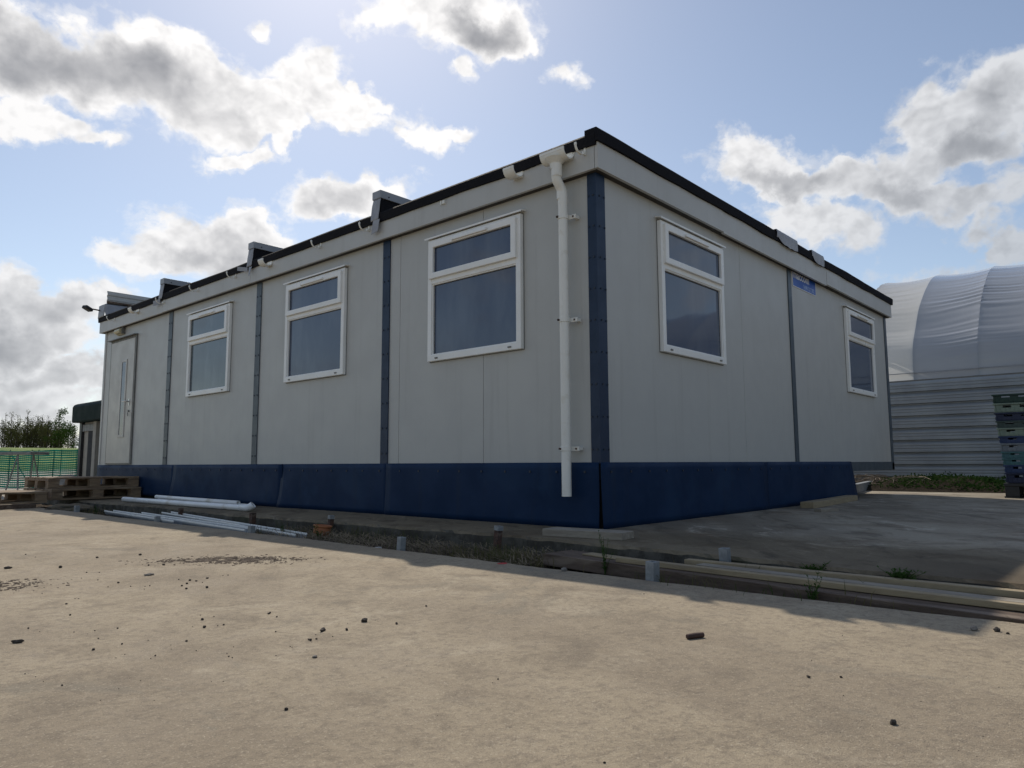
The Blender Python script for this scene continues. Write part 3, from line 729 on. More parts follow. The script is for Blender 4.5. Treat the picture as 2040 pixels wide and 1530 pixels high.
# ------------------------------------------------------------------ polytunnel
def ptun(y):
    prof = [(12, 2.1), (12.02, 2.6), (12.14, 2.9), (12.379, 3.2), (12.76, 3.66), (13.15, 3.98), (13.6, 4.29), (14.214, 4.62), (15.05, 4.87), (16, 4.98)]
    return prof+[(32-x, z) for x, z in prof[-2::-1]]
tun = thing('polytunnel', 'white plastic covered polytunnel with corrugated metal side wall', 'polytunnel', (12, -5, 0))
TO = Vector((12, -5, 0))
hoops = [1.83-1.128*k for k in range(15)]
P = ptun(0)
def pline(t):
    k = t*(len(P)-1); q = min(len(P)-2, int(k)); f = k-q
    p0, p1, p2, p3 = P[max(0, q-1)], P[q], P[q+1], P[min(len(P)-1, q+2)]
    cr = lambda a, b_, c, d: .5*(2*b_+(c-a)*f+(2*a-5*b_+4*c-d)*f*f+(3*b_-a-3*c+d)*f**3)
    return cr(p0[0], p1[0], p2[0], p3[0]), cr(p0[1], p1[1], p2[1], p3[1])
for k, (ya, yb) in enumerate(zip(hoops, hoops[1:])):
    b = MB()
    def fn(i, j, ya=ya, yb=yb, k=k):
        x, z = pline(j)
        cx, cz = 16, 1.8; d = Vector((x-cx, 0, z-cz)); d.normalize()
        y = ya+(yb-ya)*i
        sag = -.055*math.sin(math.pi*i)**.8 if 0 < i < 1 else 0
        # tension creases running from hoop to hoop, fading at one end
        s = j*120+1.8*noise.noise(Vector((y*.8, j*5, k*3.7)))
        cr = noise.noise(Vector((s*.9, k*9.1, y*.25)))
        amp = (.024+.026*noise.noise(Vector((j*9, k*5.5, 2))))*(.35+.65*math.exp(-((min(j, 1-j)-.24)/.14)**2))*(max(0.0, 1-i)**.7 if k % 2 == 0 else i**.7)
        if j < .08: amp *= j/.08
        o = sag+cr*amp
        return (x+d.x*o, y, z+d.z*o)
    b.grid(fn, 14, 300)
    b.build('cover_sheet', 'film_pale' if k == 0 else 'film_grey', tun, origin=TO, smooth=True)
for y in hoops:
    b = MB(); b.tube([(lambda q: (q[0]+(.03 if q[0] < 16 else -.03), y, q[1]-.03))(pline(t/40)) for t in range(41)], .028, 8)
    b.build('hoop', 'galv', tun, origin=TO, smooth=True)
b = MB(); b.box(11.965, 12.03, hoops[-1], 1.95, 2.075, 2.105); b.build('eave_rail', 'dark_trim', tun, origin=TO)
b = MB(); b.box(11.975, 11.99, hoops[-1], 1.86, 2.24, 2.255); b.build('tension_rail', 'cap_grey', tun, origin=TO)
b = MB(); pr = []
z = -.1
while z < 2.07:
    pr += [(z, -.01), (z+.016, -.01), (z+.030, .050), (z+.070, .050), (z+.078, .043), (z+.095, .043), (z+.103, .050), (z+.125, .050), (z+.133, .043), (z+.15, .043), (z+.158, .050), (z+.185, .050), (z+.238, .0)]; z += .243
pr = [q for q in pr if q[0] < 2.06]+[(2.085, .03)]
V0 = [b.v((12-w, hoops[-1], z)) for z, w in pr]; V1 = [b.v((12-w, 1.9, z)) for z, w in pr]; V2 = [b.v((12-w, 3.9, z)) for z, w in pr]
for A, B in ((V0, V1), (V1, V2)):
    for j in range(len(pr)-1): b.b.faces.new((A[j], A[j+1], B[j+1], B[j]))
b.build('side_wall', 'cladding', tun, origin=TO, solid=.002)
b = MB(); b.box(19.97, 20.0, hoops[-1], 1.9, -.1, 2.1); b.build('side_wall', 'cladding', tun, origin=TO)
# ------------------------------------------------------------------ plastic crates on a black pallet
def crate_mesh(mat, h=.124, style=0):
    r = thing('plastic_crate', None, 'crate', (0, 0, 0))
    L, W, t = .62, .46, .014
    b = MB()
    b.box(.012, L-.012, .012, W-.012, .0, .008)
    hz0, hz1 = h*.50, h*.76
    for (y0, y1) in ((0.012, .012+t), (W-.012-t, W-.012)):
        b.box(.012, L-.012, y0, y1, .009, hz0)
        b.box(.012, L-.012, y0, y1, hz1, h-.022)
        for x0, x1 in ((.012, .11), (.21, .27), (.35, .41), (.51, L-.012)): b.box(x0, x1, y0+.001, y1-.001, hz0, hz1)
        ys = y0-.006 if y0 < .1 else y1
        for k in range(14 if style == 0 else 8):
            xx = .03+k*(L-.06)/(13 if style == 0 else 7); b.box(xx-.005, xx+.005, ys, ys+.006, .012, hz0-.004)
    for (x0, x1) in ((0.012, .012+t), (L-.012-t, L-.012)):
        b.box(x0, x1, .027, W-.027, .009, hz0); b.box(x0, x1, .027, W-.027, hz1, h-.022)
        for y0, y1 in ((.027, .10), (.18, .27), (.36, W-.027)): b.box(x0+.001, x1-.001, y0, y1, hz0, hz1)
        xs = x0-.006 if x0 < .1 else x1
        for k in range(9): yy_ = .04+k*(W-.08)/8; b.box(xs, xs+.006, yy_-.005, yy_+.005, .012, hz0-.004)
    b.build('body', mat, r, bevel=.002)
    b = MB(lambda u, v, w: (u, v, w)); b.ring(-.004, L+.004, -.004, W+.004, .030, h-.021, h-.002); b.build('rim', mat, r, bevel=.003)
    return r
cx, cy = 6.86, -1.90
stack = [('crate_navy', .125, 'navy blue crate at the bottom of the crate stack, on the black pallet'), ('crate_blue', .10, 'mid blue crate second from the bottom of the crate stack'), ('crate_turq', .085, 'lower turquoise crate in the crate stack, above the mid blue one'),
         ('crate_turq', .085, 'upper turquoise crate in the crate stack, under the misty white one'), ('crate_mist', .105, 'misty white crate with dark handle slot low in the crate stack'), ('crate_blue', .09, 'mid blue crate between two pale crates in the crate stack'),
         ('crate_pale', .105, 'pale grey green crate in the middle of the crate stack'), ('crate_moss', .09, 'dull moss grey crate under the dark navy one in the crate stack'), ('crate_navy', .105, 'dark navy crate high in the crate stack, below the pale green one'),
         ('crate_pale', .12, 'pale green crate with handle slot just under the top crate of the stack'), ('crate_green', .115, 'dark green crate on top of the crate stack')]
z = .19; k = 0
for mt_, h, lab in stack:
    r = crate_mesh(mt_, h, k % 2); r['label'] = lab; r['group'] = 'stacked plastic crates by the tunnel'
    r.location = (cx-.012*k*.9+random.uniform(-.006, .006), cy+.006*k, z+.001); r.rotation_euler = (0, 0, R(3+random.uniform(-1.2, 1.2))); z += h; k += 1
pl = thing('plastic_pallet', 'black plastic pallet under the crate stack', 'pallet', (cx+.02, cy-.02, 0), R(3))
b = MB(); b.box(-.01, 1.2, -.3, .50, .145, .186); b.build('deck', 'black_plastic', pl, bevel=.006)
for x in (0.0, .5, 1.0):
    for y in (-.3, .02, .34):
        b = MB(); b.box(x, x+.17, y, y+.15, .02, .145); b.build('foot', 'black_plastic', pl, bevel=.006)
b = MB(); [b.box(-.01, 1.2, y, y+.16, 0, .02) for y in (-.3, .02, .34)]; b.build('runner', 'black_plastic', pl)
# a second stack column behind keeps the load two deep
# ------------------------------------------------------------------ wooden pallets by the door
def wood_pallet(label, loc, rz):
    p = thing('wooden_pallet', label, 'pallet', loc, rz, 'wooden pallets used as steps by the door')
    Lx, Ly = 1.15, .98
    b = MB()
    for k, w in enumerate((.14, .10, .14, .10, .14, .10, .14)):
        y = -Ly/2+.0+(Ly-.14)*k/6; b.box(-Lx/2, Lx/2, y, y+w, .122, .144, jit=.003)
    b.build('deck', 'pallet_wood', p, bevel=.002)
    b = MB()
    for x in (-Lx/2, -.07, Lx/2-.14): b.box(x, x+.14, -Ly/2, Ly/2, .100, .1215, jit=.002)
    b.build('cross_bearer', 'pallet_wood', p, bevel=.002)
    for x in (-Lx/2, -.07, Lx/2-.14):
        for y in (-Ly/2, -.06, Ly/2-.12):
            b = MB(); b.box(x+.003, x+.137, y+.003, y+.117, .0215, .0995, jit=.003); b.build('block', 'pallet_wood', p, bevel=.002)
    for y in (-Ly/2, -.06, Ly/2-.12):
        b = MB(); b.box(-Lx/2, Lx/2, y, y+.12, .0, .021, jit=.002); b.build('runner', 'pallet_wood', p, bevel=.002)
    return p
wood_pallet('lower wooden pallet against the skirt, carrying another pallet', (-.66, 8.35, .012), R(4))
wood_pallet('upper wooden pallet forming the top step below the door', (-.63, 8.50, .160), R(1))
wood_pallet('wooden pallet lying low on blocks left of the stepped pair', (-1.92, 8.05, -.005), R(6))
b = MB(); b.box(-.55, .5, -.06, .06, 0, .05); o = b.build('timber_bearer', 'timber_brown', bevel=.004); o.location = (-1.95, 7.52, -.06); o.rotation_euler = (0, 0, R(6)); tag(o, 'dark timber bearer under the front of the low pallet', 'timber')

# broken kerb lumps at the far end of the trench
for k, (x, y, s, sq, lab) in enumerate([(-1.28, 7.05, .13, (1.4, 1.0, .55), 'broken mossy concrete lump in front of the low pallet'), (-1.16, 6.70, .10, (1.2, 1.0, .6), 'smaller concrete lump beside the broken mossy one'), (-1.05, 7.28, .16, (1.6, .8, .4), 'flat concrete fragment lying against the slab end')]):
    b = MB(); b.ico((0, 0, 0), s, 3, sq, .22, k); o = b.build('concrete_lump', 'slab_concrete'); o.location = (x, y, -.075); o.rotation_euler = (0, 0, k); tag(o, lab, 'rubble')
for k, (x, y, s, sq, lab) in enumerate([(1.35, 15.6, .28, (1.3, .8, .75), 'pale block of rubble standing beside the green net fence'), (1.85, 15.0, .24, (1.5, .8, .6), 'pale slanting rubble slab half hidden by the cabin end')]):
    b = MB(); b.ico((0, 0, 0), s, 2, sq, .28, k+7); o = b.build('rubble_block', 'rubble'); o.location = (x, y, .03); tag(o, lab, 'rubble')

# ------------------------------------------------------------------ stub posts cut off along the kerbs
def stub(x, y, zb, h, mat, label, s=.035, lean=0, cap=None):
    b = MB(); b.ring(-s, s, -s, s, .008, 0, h)
    mt_ = Matrix.Identity(4)
    o = b.build('stub_post', mat, bevel=.002); o.location = (x, y, zb); o.rotation_euler = (R(lean), R(lean*.6), R(random.uniform(-6, 6))); tag(o, label, 'post', 'sawn off steel posts along the kerbs')
    if cap:
        c = MB(); c.ring(-s-.002, s+.002, -s-.002, s+.002, .008, h-.025, h+.003); c.build('painted_end', cap, o)
    return o
stub(-1.0, 4.45, -.12, .15, 'rust', 'rusty post stub in front of the far end of the white pipes', .020)
stub(-1.02, 2.98, -.12, .165, 'rust', 'tall rusty post stub in front of the white pipe elbow', .021)
stub(-.845, 2.06, -.05, .10, 'rust', 'pale topped rusty stub behind the terracotta pipe', .018, 3, 'galv')
stub(-.90, .17, -.12, .19, 'rust', 'rusty leaning stub with a pale cap by the slab edge', .019, 4, 'galv')
stub(-.885, -1.36, -.10, .145, 'galv', 'grey stub standing by the slab edge behind the pale batten', .022, -2)
stub(-1.37, 4.10, -.12, .105, 'galv', 'grey stub between the far gutter lengths', .021)
stub(-1.38, 2.33, -.12, .11, 'galv', 'short grey stub at the near end of the gutter lengths', .021)
stub(-1.36, .55, -.12, .135, 'galv', 'whitish square stub at the yard edge by the dead straw', .020, 3)
stub(-1.375, -1.24, -.12, .14, 'galv', 'grey square stub in front of the planks', .023, 1)
stub(-1.40, 6.20, -.12, .13, 'galv', 'grey stub beside the rubble at the far trench end', .023)

# ------------------------------------------------------------------ gutters in the trench, pipes on the slab
def gutter(p0, p1, label, w=.055):
    p0, p1 = Vector(p0), Vector(p1); d = p1-p0; L = d.length; r = thing('gutter_length', label, 'gutter', p0, math.atan2(d.y, d.x), 'loose gutter lengths in the trench')
    r.rotation_euler = (0, -math.asin(d.z/L), math.atan2(d.y, d.x))
    n = 10; prof = [(w*math.cos(R(180)+R(180)*k/n), w*math.sin(R(180)+R(180)*k/n)+w) for k in range(n+1)]
    b = MB(); b.grid(lambda i, j: (L*i, prof[int(round(j*n))][0], prof[int(round(j*n))][1]), 1, n); b.build('channel', 'gutter_grey', r, smooth=True, solid=.003)
    for s in (-1, 1):
        b = MB(); b.box(0, L, s*w-.006, s*w+.006, w-.004, w+.010); b.build('lip', 'upvc', r, bevel=.002)
gutter((-1.13, 6.0, -.10), (-1.32, 3.76, -.095), 'grey gutter length farthest along the trench', .046)
gutter((-1.17, 5.1, -.085), (-1.325, 2.45, -.10), 'middle grey gutter length lying in the trench', .046)
gutter((-1.0, 4.78, -.075), (-1.25, 1.84, -.105), 'nearest grey gutter length, ending by the terracotta pipe', .046)
def pipe_thing(label, path, r=.029):
    t_ = thing('drain_pipe', label, 'pipe', path[0], 0, 'white drain pipes lying on the slab')
    b = MB(); b.tube(path, r, 16, hollow=1); b.build('pipe', 'pvc_white', t_, origin=path[0], smooth=True, solid=.004)
    return t_
q = pipe_thing('longest white pipe with an elbow at its near end, lying on the slab', [(-.63, 6.95, .032), (-.62, 5.4, .032), (-.60, 3.95, .032), (-.60, 3.86, .034)])
b = MB(); b.tube([(-.60, 3.99, .034), (-.60, 3.87, .035), (-.595, 3.835, .040), (-.58, 3.81, .055), (-.57, 3.80, .068)], .034, 16, hollow=1); b.build('elbow', 'pvc_white', q, origin=(-.63, 6.95, .032), smooth=True, solid=.004)
pipe_thing('white pipe resting behind the longest one, nearest the skirt', [(-.52, 6.15, .034), (-.48, 4.1, .032)], .028)
pipe_thing('thin white pipe lying across the other two pipes', [(-.575, 6.1, .085), (-.545, 4.15, .072)], .020)
b = MB(); b.tube([(0, 0, 0), (0, 0, .085)], .062, 22, hollow=1); b.tube([(0, 0, .072), (0, 0, .088)], .068, 22, hollow=1)
o = b.build('clay_pipe', 'terracotta', smooth=True, solid=.010); o.location = (-.98, 1.98, -.10); o.rotation_euler = (R(4), R(5), 0); tag(o, 'orange terracotta pipe stub standing in the trench soil', 'pipe')

# ------------------------------------------------------------------ timber lying about
def plank(label, p0, p1, w, t, mat, name='plank', group=None, roll=0):
    p0, p1 = Vector(p0), Vector(p1); d = p1-p0; L = d.length
    b = MB(); n = max(2, int(L/.25))
    bow = random.uniform(-.012, .012)
    V = []
    for i in range(n+1):
        y = L*i/n; o_ = bow*math.sin(math.pi*i/n); e = noise.noise(Vector((y*2, w*40, L)))*.003
        V.append([b.v((-w/2+o_+e, y, 0)), b.v((w/2+o_+e, y, 0)), b.v((w/2+o_-e, y, t)), b.v((-w/2+o_-e, y, t))])
    for A, B in zip(V, V[1:]):
        for j in range(4): b.b.faces.new((A[j], A[(j+1) % 4], B[(j+1) % 4], B[j]))
    b.b.faces.new(V[0]); b.b.faces.new(V[-1][::-1])
    o = b.build(name, mat, bevel=.003); o.location = p0
    o.rotation_euler = (math.asin(d.z/L), R(roll), math.atan2(-d.x, d.y)); tag(o, label, 'timber', group)
    return o
G = 'planks laid along the trench'
plank('broad weathered brown plank nearest the yard', (-1.03, -.42, -.092), (-1.27, -2.95, -.118), .235, .062, 'timber_brown', group=G)
plank('long pale batten lying on the broad brown plank', (-1.14, -.90, -.034), (-1.215, -2.9, -.052), .042, .024, 'timber_fresh', group=G)
plank('thin grey board between the two pale battens', (-1.045, -1.30, -.033), (-1.125, -2.98, -.048), .075, .014, 'timber_grey', group=G)
plank('pale batten starting behind the grey stub, closest to the slab', (-.985, -1.20, -.036), (-1.035, -3.3, -.036), .048, .026, 'timber_fresh', group=G)
plank('weathered straw coloured board half hidden against the slab edge', (-.93, -1.75, -.05), (-.985, -3.2, -.045), .05, .03, 'timber_grey', group=G)
plank('short yellowish board under the start of the long batten', (-1.02, -.62, -.031), (-1.075, -1.08, -.036), .085, .008, 'timber_fresh', group=G)
plank('thick grey timber offcut lying at the slab edge below the corner', (-.545, .03, .0), (-.475, -.53, .0), .17, .045, 'timber_grey', 'timber_block')
plank('sawn yellow timber lying along the foot of the right skirt', (3.22, -.26, .0), (5.15, -.10, .0), .13, .062, 'timber_fresh', 'timber_beam')
plank('short dark offcut beside the sawn yellow timber', (2.72, -.54, .0), (3.02, -.60, .0), .07, .03, 'timber_grey', 'timber_offcut')
# galvanised channel lying beyond the skirt
b = MB(); b.prism([(0, 0), (.09, 0), (.09, .012), (.008, .012), (.008, .12), (.09, .12), (.09, .128), (0, .128)], lambda a, z, u: (u, a, z), 0, 3.6)
o = b.build('steel_channel', 'galv', bevel=.002); o.location = (6.7, .36, .004); o.rotation_euler = (0, 0, R(10.5)); tag(o, 'grey steel channel lying on the slab behind the right skirt end', 'steel beam')
# litter and paint
b = MB(); b.box(0, .045, 0, .03, 0, .012); o = b.build('paper_scrap', 'litter'); o.location = (-1.33, .83, -.085); tag(o, 'scrap of white litter in the trench', 'litter')
b = MB(); b.ico((0, 0, 0), .03, 2, (1.0, .8, .12), .2, 3); o = b.build('red_marker', 'red_paint'); o.location = (-1.43, -.37, -.059); tag(o, 'small red marker lying on the yard edge', 'marker')
b = MB(); b.tube([(0, 0, 0), (.026, -.012, .0), (.054, -.027, 0)], [.0072, .008, .0075], 12); o = b.build('rusty_rod', 'rod_brown', bevel=.002); o.location = (-2.286, -1.908, ZY+.008); o.rotation_euler = (0, 0, R(2)); tag(o, 'short brown rusty rod on the sunlit concrete', 'metal rod')

# ------------------------------------------------------------------ stones and crumbs on the yard
def stone(label, x, y, s, sq, mat, seed, name='stone', rz=0, jit=.22):
    b = MB(); b.ico((0, 0, 0), s, 3, sq, jit, seed); o = b.build(name, mat); o.location = (x, y, ZY+s*sq[2]*.6); o.rotation_euler = (0, 0, rz); tag(o, label, 'stone'); return o
stone('long dark shard among the crumbs on the sunlit yard', -2.934, -.989, .019, (.95, .32, .3), 'stone_dark', 1, rz=R(35))
stone('round dark lump right of the long shard on the yard', -2.768, -.981, .010, (1, .9, .85), 'stone_dark', 2)
stone('dark pointed stone alone in the near right of the yard', -2.652, -2.564, .0075, (1, .8, .8), 'stone_dark', 3)
stone('grey stone at the corner of the cabin shadow', -1.601, -2.523, .014, (1, .7, .65), 'stone_grey', 4)
stone('brown stone in the sun just past the shadow corner', -1.57, -2.578, .011, (1, .8, .7), 'stone_dark', 5)
stone('dark wedge shaped clod at the left edge of the yard', -3.618, -.436, .013, (1.2, .5, .5), 'stone_dark', 6, 'clod', R(-30))
stone('brown clod at the far left of the yard', -3.196, 1.437, .015, (1.1, .7, .5), 'stone_dark', 7, 'clod')
stone('pale flat chip beside a dark crumb left of the soil patch', -2.815, .64, .018, (1.2, .6, .35), 'stone_grey', 8)
stone('light square chip below the long shard', -3.13, -1.246, .0065, (1, 1, .6), 'stone_grey', 9)
stone('grey pebble on the yard edge by the planks', -1.43, -.78, .016, (1, .8, .7), 'stone_grey', 10)
PEB = [(-2.96,2.05,8),(-2.96,1.86,8),(-2.53,1.49,16),(-2.68,.99,14),(-2.62,.95,16),(-3.01,1.26,19),(-2.74,1.55,17),(-2.98,.97,7),(-2.94,.92,7),(-3.06,.79,6),(-3.03,.67,6),(-3.0,.51,12),(-3.0,.37,6),(-3.07,.43,6),(-2.96,.32,6),(-2.94,.32,6),(-2.99,.25,6),(-2.78,.4,6),(-2.76,.33,14),(-2.75,.29,12),(-2.81,.25,11),(-2.85,.21,11),(-2.87,.12,10),(-2.75,.23,6),(-2.68,.33,14),(-2.8,.08,13),(-2.57,.35,7),(-2.59,.36,6),(-3.31,.46,6),(-3.25,.22,5),(-3.26,.23,5),(-3.32,.13,9),(-3.38,-.11,9),(-3.54,-.24,8),(-3.53,-.32,4),(-3.46,-.41,4),(-3.44,-.47,4),(-3.41,-.44,4),(-3.35,-.46,7),(-3.44,-.56,6),(-3.42,-.69,7),(-3.35,-.7,4),(-3.28,-.8,7),(-3.35,-.86,4),(-3.33,-.81,4),(-3.31,-.93,4),(-3.41,-.9,7),(-3.43,-.92,4),(-3.46,-.82,4),(-3.49,-.84,4),(-3.5,-.7,8),(-3.08,-.46,5),(-3.11,-.54,12),(-3.06,-.52,5),(-3.18,-.62,4),(-3.16,-.66,11),(-3.12,-.67,7),(-3.1,-.67,8),(-2.9,-.61,11),(-2.91,-.62,10),(-2.92,-.69,6),(-3.04,-.89,8),(-3.22,-.97,4),(-3.27,-1.03,4),(-3.28,-1.06,6),(-3.28,-1.08,4),(-3.19,-1.15,4),(-3.11,-1.09,4),(-3.03,-1.06,8),(-3.7,-.83,5),(-3.69,-.88,3),(-3.69,-.94,3),(-3.67,-1.01,6),(-3.54,-1.07,3),(-3.53,-1.11,3),(-3.59,-1.14,3),(-3.42,-1.25,3),(-3.4,-1.27,3),(-3.65,-1.2,3),(-3.57,-1.29,3),(-3.41,-1.57,10),(-2.46,-.94,12),(-2.88,-1.04,13),(-2.84,-.94,4),(-2.82,-.96,4),(-2.96,-1.08,4),(-3.01,-1.07,7),(-3.03,-1.07,9),(-3.04,-1.09,3),(-2.98,-1.02,4),(-3.11,-1.1,3),(-3.1,-1.16,3),(-2.72,-1.09,11),(-2.73,-.99,4),(-3.02,-1.5,3),(-2.95,-1.76,5),(-2.98,-1.77,3),(-3.22,-1.84,2),(-3.19,-2.24,6),(-2.44,-2.32,11),(-2.39,-2.38,7),(-1.94,-2.24,4),(-2.28,-2.27,3),(-2.53,-2.43,3),(-2.46,-2.57,3),(-2.67,-2.51,2),(-2.77,-2.5,2),(-2.61,-2.71,2),(-2.67,-2.67,2),(-2.72,-2.69,2),(-2.73,-2.72,2),(-1.41,-2.59,4),(-1.59,-2.61,11),(-2.54,-2.75,2),(-2.23,-2.68,3),(-1.72,-1.41,5)]
protos = []
for k in range(5):
    b = MB(); b.ico((0, 0, 0), .5, 2, (1, random.uniform(.55, .9), random.uniform(.5, .8)), .3, 20+k)
    protos.append(b)
pm = []
for k, (x, y, s) in enumerate(PEB):
    if k < 5:
        o = protos[k].build('soil_crumb', 'stone_dark'); pm.append(o)
    else:
        o = pm[k % 5].copy(); COL.objects.link(o)
    f = s/1000*random.uniform(.85, 1.1); o.scale = (f, f, f); o.location = (x, y, ZY+f*.25); o.rotation_euler = (0, 0, random.uniform(0, 6.28))
    tag(o, 'tiny dark crumb of soil scattered on the sunlit concrete yard', 'soil crumb', 'soil crumbs scattered over the yard')
# broken-up soil patches (uncountable crumbs)
b = MB()
for cx_, cy_, rx, ry, n in ((-2.27, .86, .30, .15, 3000), (-2.46, 1.02, .26, .09, 600), (-3.40, .86, .22, .16, 1300)):
    a = R(42-90)
    for k in range(n):
        u, v = rx*random.gauss(0, .52), ry*random.gauss(0, .52)
        x = cx_+u*math.cos(a)-v*math.sin(a); y = cy_+u*math.sin(a)+v*math.cos(a)
        if noise.noise(Vector((x*14, y*14, 2))) < random.uniform(-.45, .25): continue
        b.ico((x, y, ZY+.001), random.choice((.0015, .002, .002, .003, .003, .004, .005, .008)), 1, (1.3, .8, .35), .35, k)
tag(b.build('soil_scatter', 'scatter_soil'), kind='stuff')

# ------------------------------------------------------------------ weeds and grass
def blade(b, x, y, z, h, lean, az, w):
    dx, dy = math.cos(az), math.sin(az); px_, py_ = -dy*w, dx*w
    p1 = (x+dx*lean*h*.35, y+dy*lean*h*.35, z+h*.6); p2 = (x+dx*lean*h, y+dy*lean*h, z+h*(1-.25*lean))
    A = b.v((x-px_, y-py_, z)); B = b.v((x+px_, y+py_, z)); C_ = b.v((p1[0]+px_*.8, p1[1]+py_*.8, p1[2])); D = b.v((p1[0]-px_*.8, p1[1]-py_*.8, p1[2])); E_ = b.v(p2)
    b.b.faces.new((A, B, C_, D)); b.b.faces.new((D, C_, E_))
b = MB(); s2 = MB()
for k in range(1500):
    y = random.uniform(-5, 7.2); c_ = noise.noise(Vector((0, y*1.7, 4)))
    if c_ < -.05 and random.random() < .8: continue
    if -1.3 > y and random.random() < .55: continue
    x = random.choice([random.uniform(-1.36, -1.25), random.uniform(-.98, -.84), random.uniform(-1.34, -.88)])
    if y < -.5: x = random.choice([random.uniform(-1.385, -1.365), random.uniform(-.93, -.86)])
    blade(b, x, y, -.10, random.uniform(.03, .085)*(.6 if 1.9 < y < 6 else 1) if y > -.5 else random.uniform(.05, .10), random.uniform(.2, 1.0), random.uniform(0, 6.28), random.uniform(.001, .0022))
for cx_, cy_, n in ((-1.22, -.12, 170), (-1.25, .05, 130), (-1.15, -.28, 90), (-1.0, -.1, 60), (-1.1, 2.1, 60), (-.9, 1.55, 80), (-.88, 1.1, 60), (-1.15, 6.4, 60), (-1.33, -2.0, 30), (-1.375, -1.5, 50), (-.93, -1.75, 90), (-.95, -2.1, 90), (-1.3, 2.25, 50)):
    for k in range(n):
        blade(b, cx_+random.gauss(0, .06), cy_+random.gauss(0, .14), -.10, random.uniform(.04, .13), random.uniform(.2, 1.1), random.uniform(0, 6.28), random.uniform(.001, .0022))
tag(b.build('trench_grass', 'grass', normals=False), kind='stuff')
for k in range(3600):
    y = random.uniform(-.45, 2.4) if k < 3200 else random.uniform(2.6, 7.5); x = random.uniform(-1.38, -.82)
    az = random.gauss(1.57, .7); L = random.uniform(.02, .13); z0 = -.095+random.uniform(0, .035)
    p = Vector((x, y, z0)); q = p+Vector((math.cos(az)*L, math.sin(az)*L, random.uniform(-.012, .03))); w = Vector((-math.sin(az), math.cos(az), 0))*random.uniform(.0008, .0026)
    s2.quad(tuple(p-w), tuple(p+w), tuple(q+w), tuple(q-w))
tag(s2.build('dead_straw', 'straw', normals=False), kind='stuff')
def weed(label, x, y, z, h, n, lw, seed, spread=.45):
    rnd = random.Random(seed); r = thing('weed', label, 'weed', (x, y, z))
    b = MB(); L = MB()
    for k in range(n):
        az = rnd.uniform(0, 6.28); ln = rnd.uniform(.1, spread); hh = h*rnd.uniform(.5, 1)
        pts = [(math.cos(az)*ln*hh*(t_**1.5), math.sin(az)*ln*hh*(t_**1.5), hh*t_) for t_ in (0, .35, .7, 1)]
        b.tube(pts, [.0018, .0015, .0011, .0006], 5)
        for t_ in [rnd.uniform(.15, 1) for _ in range(16)]:
            p = Vector((math.cos(az)*ln*hh*t_**1.5, math.sin(az)*ln*hh*t_**1.5, hh*t_)); a2 = rnd.uniform(0, 6.28); d = Vector((math.cos(a2), math.sin(a2), rnd.uniform(.2, .9))).normalized()*lw*3.2*(1.2-t_*.6); s_ = d.cross(Vector((0, 0, 1))).normalized()*lw*.5
            L.quad(tuple(p), tuple(p+d*.5+s_), tuple(p+d), tuple(p+d*.5-s_))
    b.build('stem', 'weed_leaf', r); L.build('leaf', 'weed_leaf', r, normals=False); r.children[1]['kind'] = 'stuff'
weed('tall feathery green weed beside the planks below the offcut', -1.20, -.86, -.10, .22, 6, .007, 1)
weed('yellow green weed leaning over the broad plank', -1.33, -1.93, -.12, .17, 6, .008, 2)
weed('low green weed under the slab edge, left of the pair', -.93, -1.80, -.05, .065, 30, .008, 3, 1.6)
weed('low green weed under the slab edge, right of the pair', -.95, -2.16, -.05, .07, 30, .008, 4, 1.6)
weed('thin dark weed at the near end of the gutters', -1.24, 1.62, -.1, .16, 7, .007, 5)
weed('wispy weed growing at the far corner of the slab', -1.25, 6.05, -.12, .14, 6, .008, 6)
weed('straw pale weed beside the gutter ends', -1.22, 2.15, -.11, .12, 8, .006, 7)
# leafy cover on the earth mound by the tunnel
b = MB()
for k in range(11000):
    y = random.uniform(-3.5, .75); x = random.uniform(8.5, 11.6)
    if y > .45 and random.random() < .6: continue
    u = (x-8.15)/3.7; z = -.05+math.sin(math.pi*u)**.7*(.06+.17*math.exp(-((y+.1)/1.1)**2))+random.uniform(-.01, .10)*max(.25, noise.noise(Vector((x*2, y*2, 0)))+.6)
    a = Vector((random.gauss(0, 1), random.gauss(0, 1), random.gauss(0, .6))).normalized(); c_ = a.cross(Vector((random.gauss(0, 1), random.gauss(0, 1), 1))).normalized(); s = random.uniform(.012, .034)
    p = Vector((x, y, z)); b.quad(tuple(p), tuple(p+a*s+c_*s*.5), tuple(p+a*s*2), tuple(p+a*s-c_*s*.5))
for k in range(260): blade(b, random.uniform(8.9, 10.6), random.uniform(-2.5, .4), .03, random.uniform(.1, .3), random.uniform(.2, .9), random.uniform(0, 6.28), .004)
tag(b.build('mound_weeds', 'mound_leaf', normals=False), kind='stuff')
b = MB()
for k in range(170):
    x, y = random.uniform(8.9, 10.6), random.uniform(.0, 1.7); az = R(random.gauss(62, 25)); L = random.uniform(.2, .8); z = random.uniform(.08, .22)
    b.tube([(x, y, z), (x-math.cos(az)*L*.5, y+math.sin(az)*L*.5-.1, z+random.uniform(0, .03)), (x-math.cos(az)*L, y+math.sin(az)*L-.2, z-.04)], [.007, .006, .003], 5)
tag(b.build('brushwood', 'timber_old'), kind='stuff')
b = MB(); b.ico((0, 0, 0), .075, 2, (1, 1, .75), .25, 3); o = b.build('plastic_bag', 'litter'); o.location = (9.55, -.72, .06); tag(o, 'crumpled white bag among the weeds by the tunnel', 'litter')

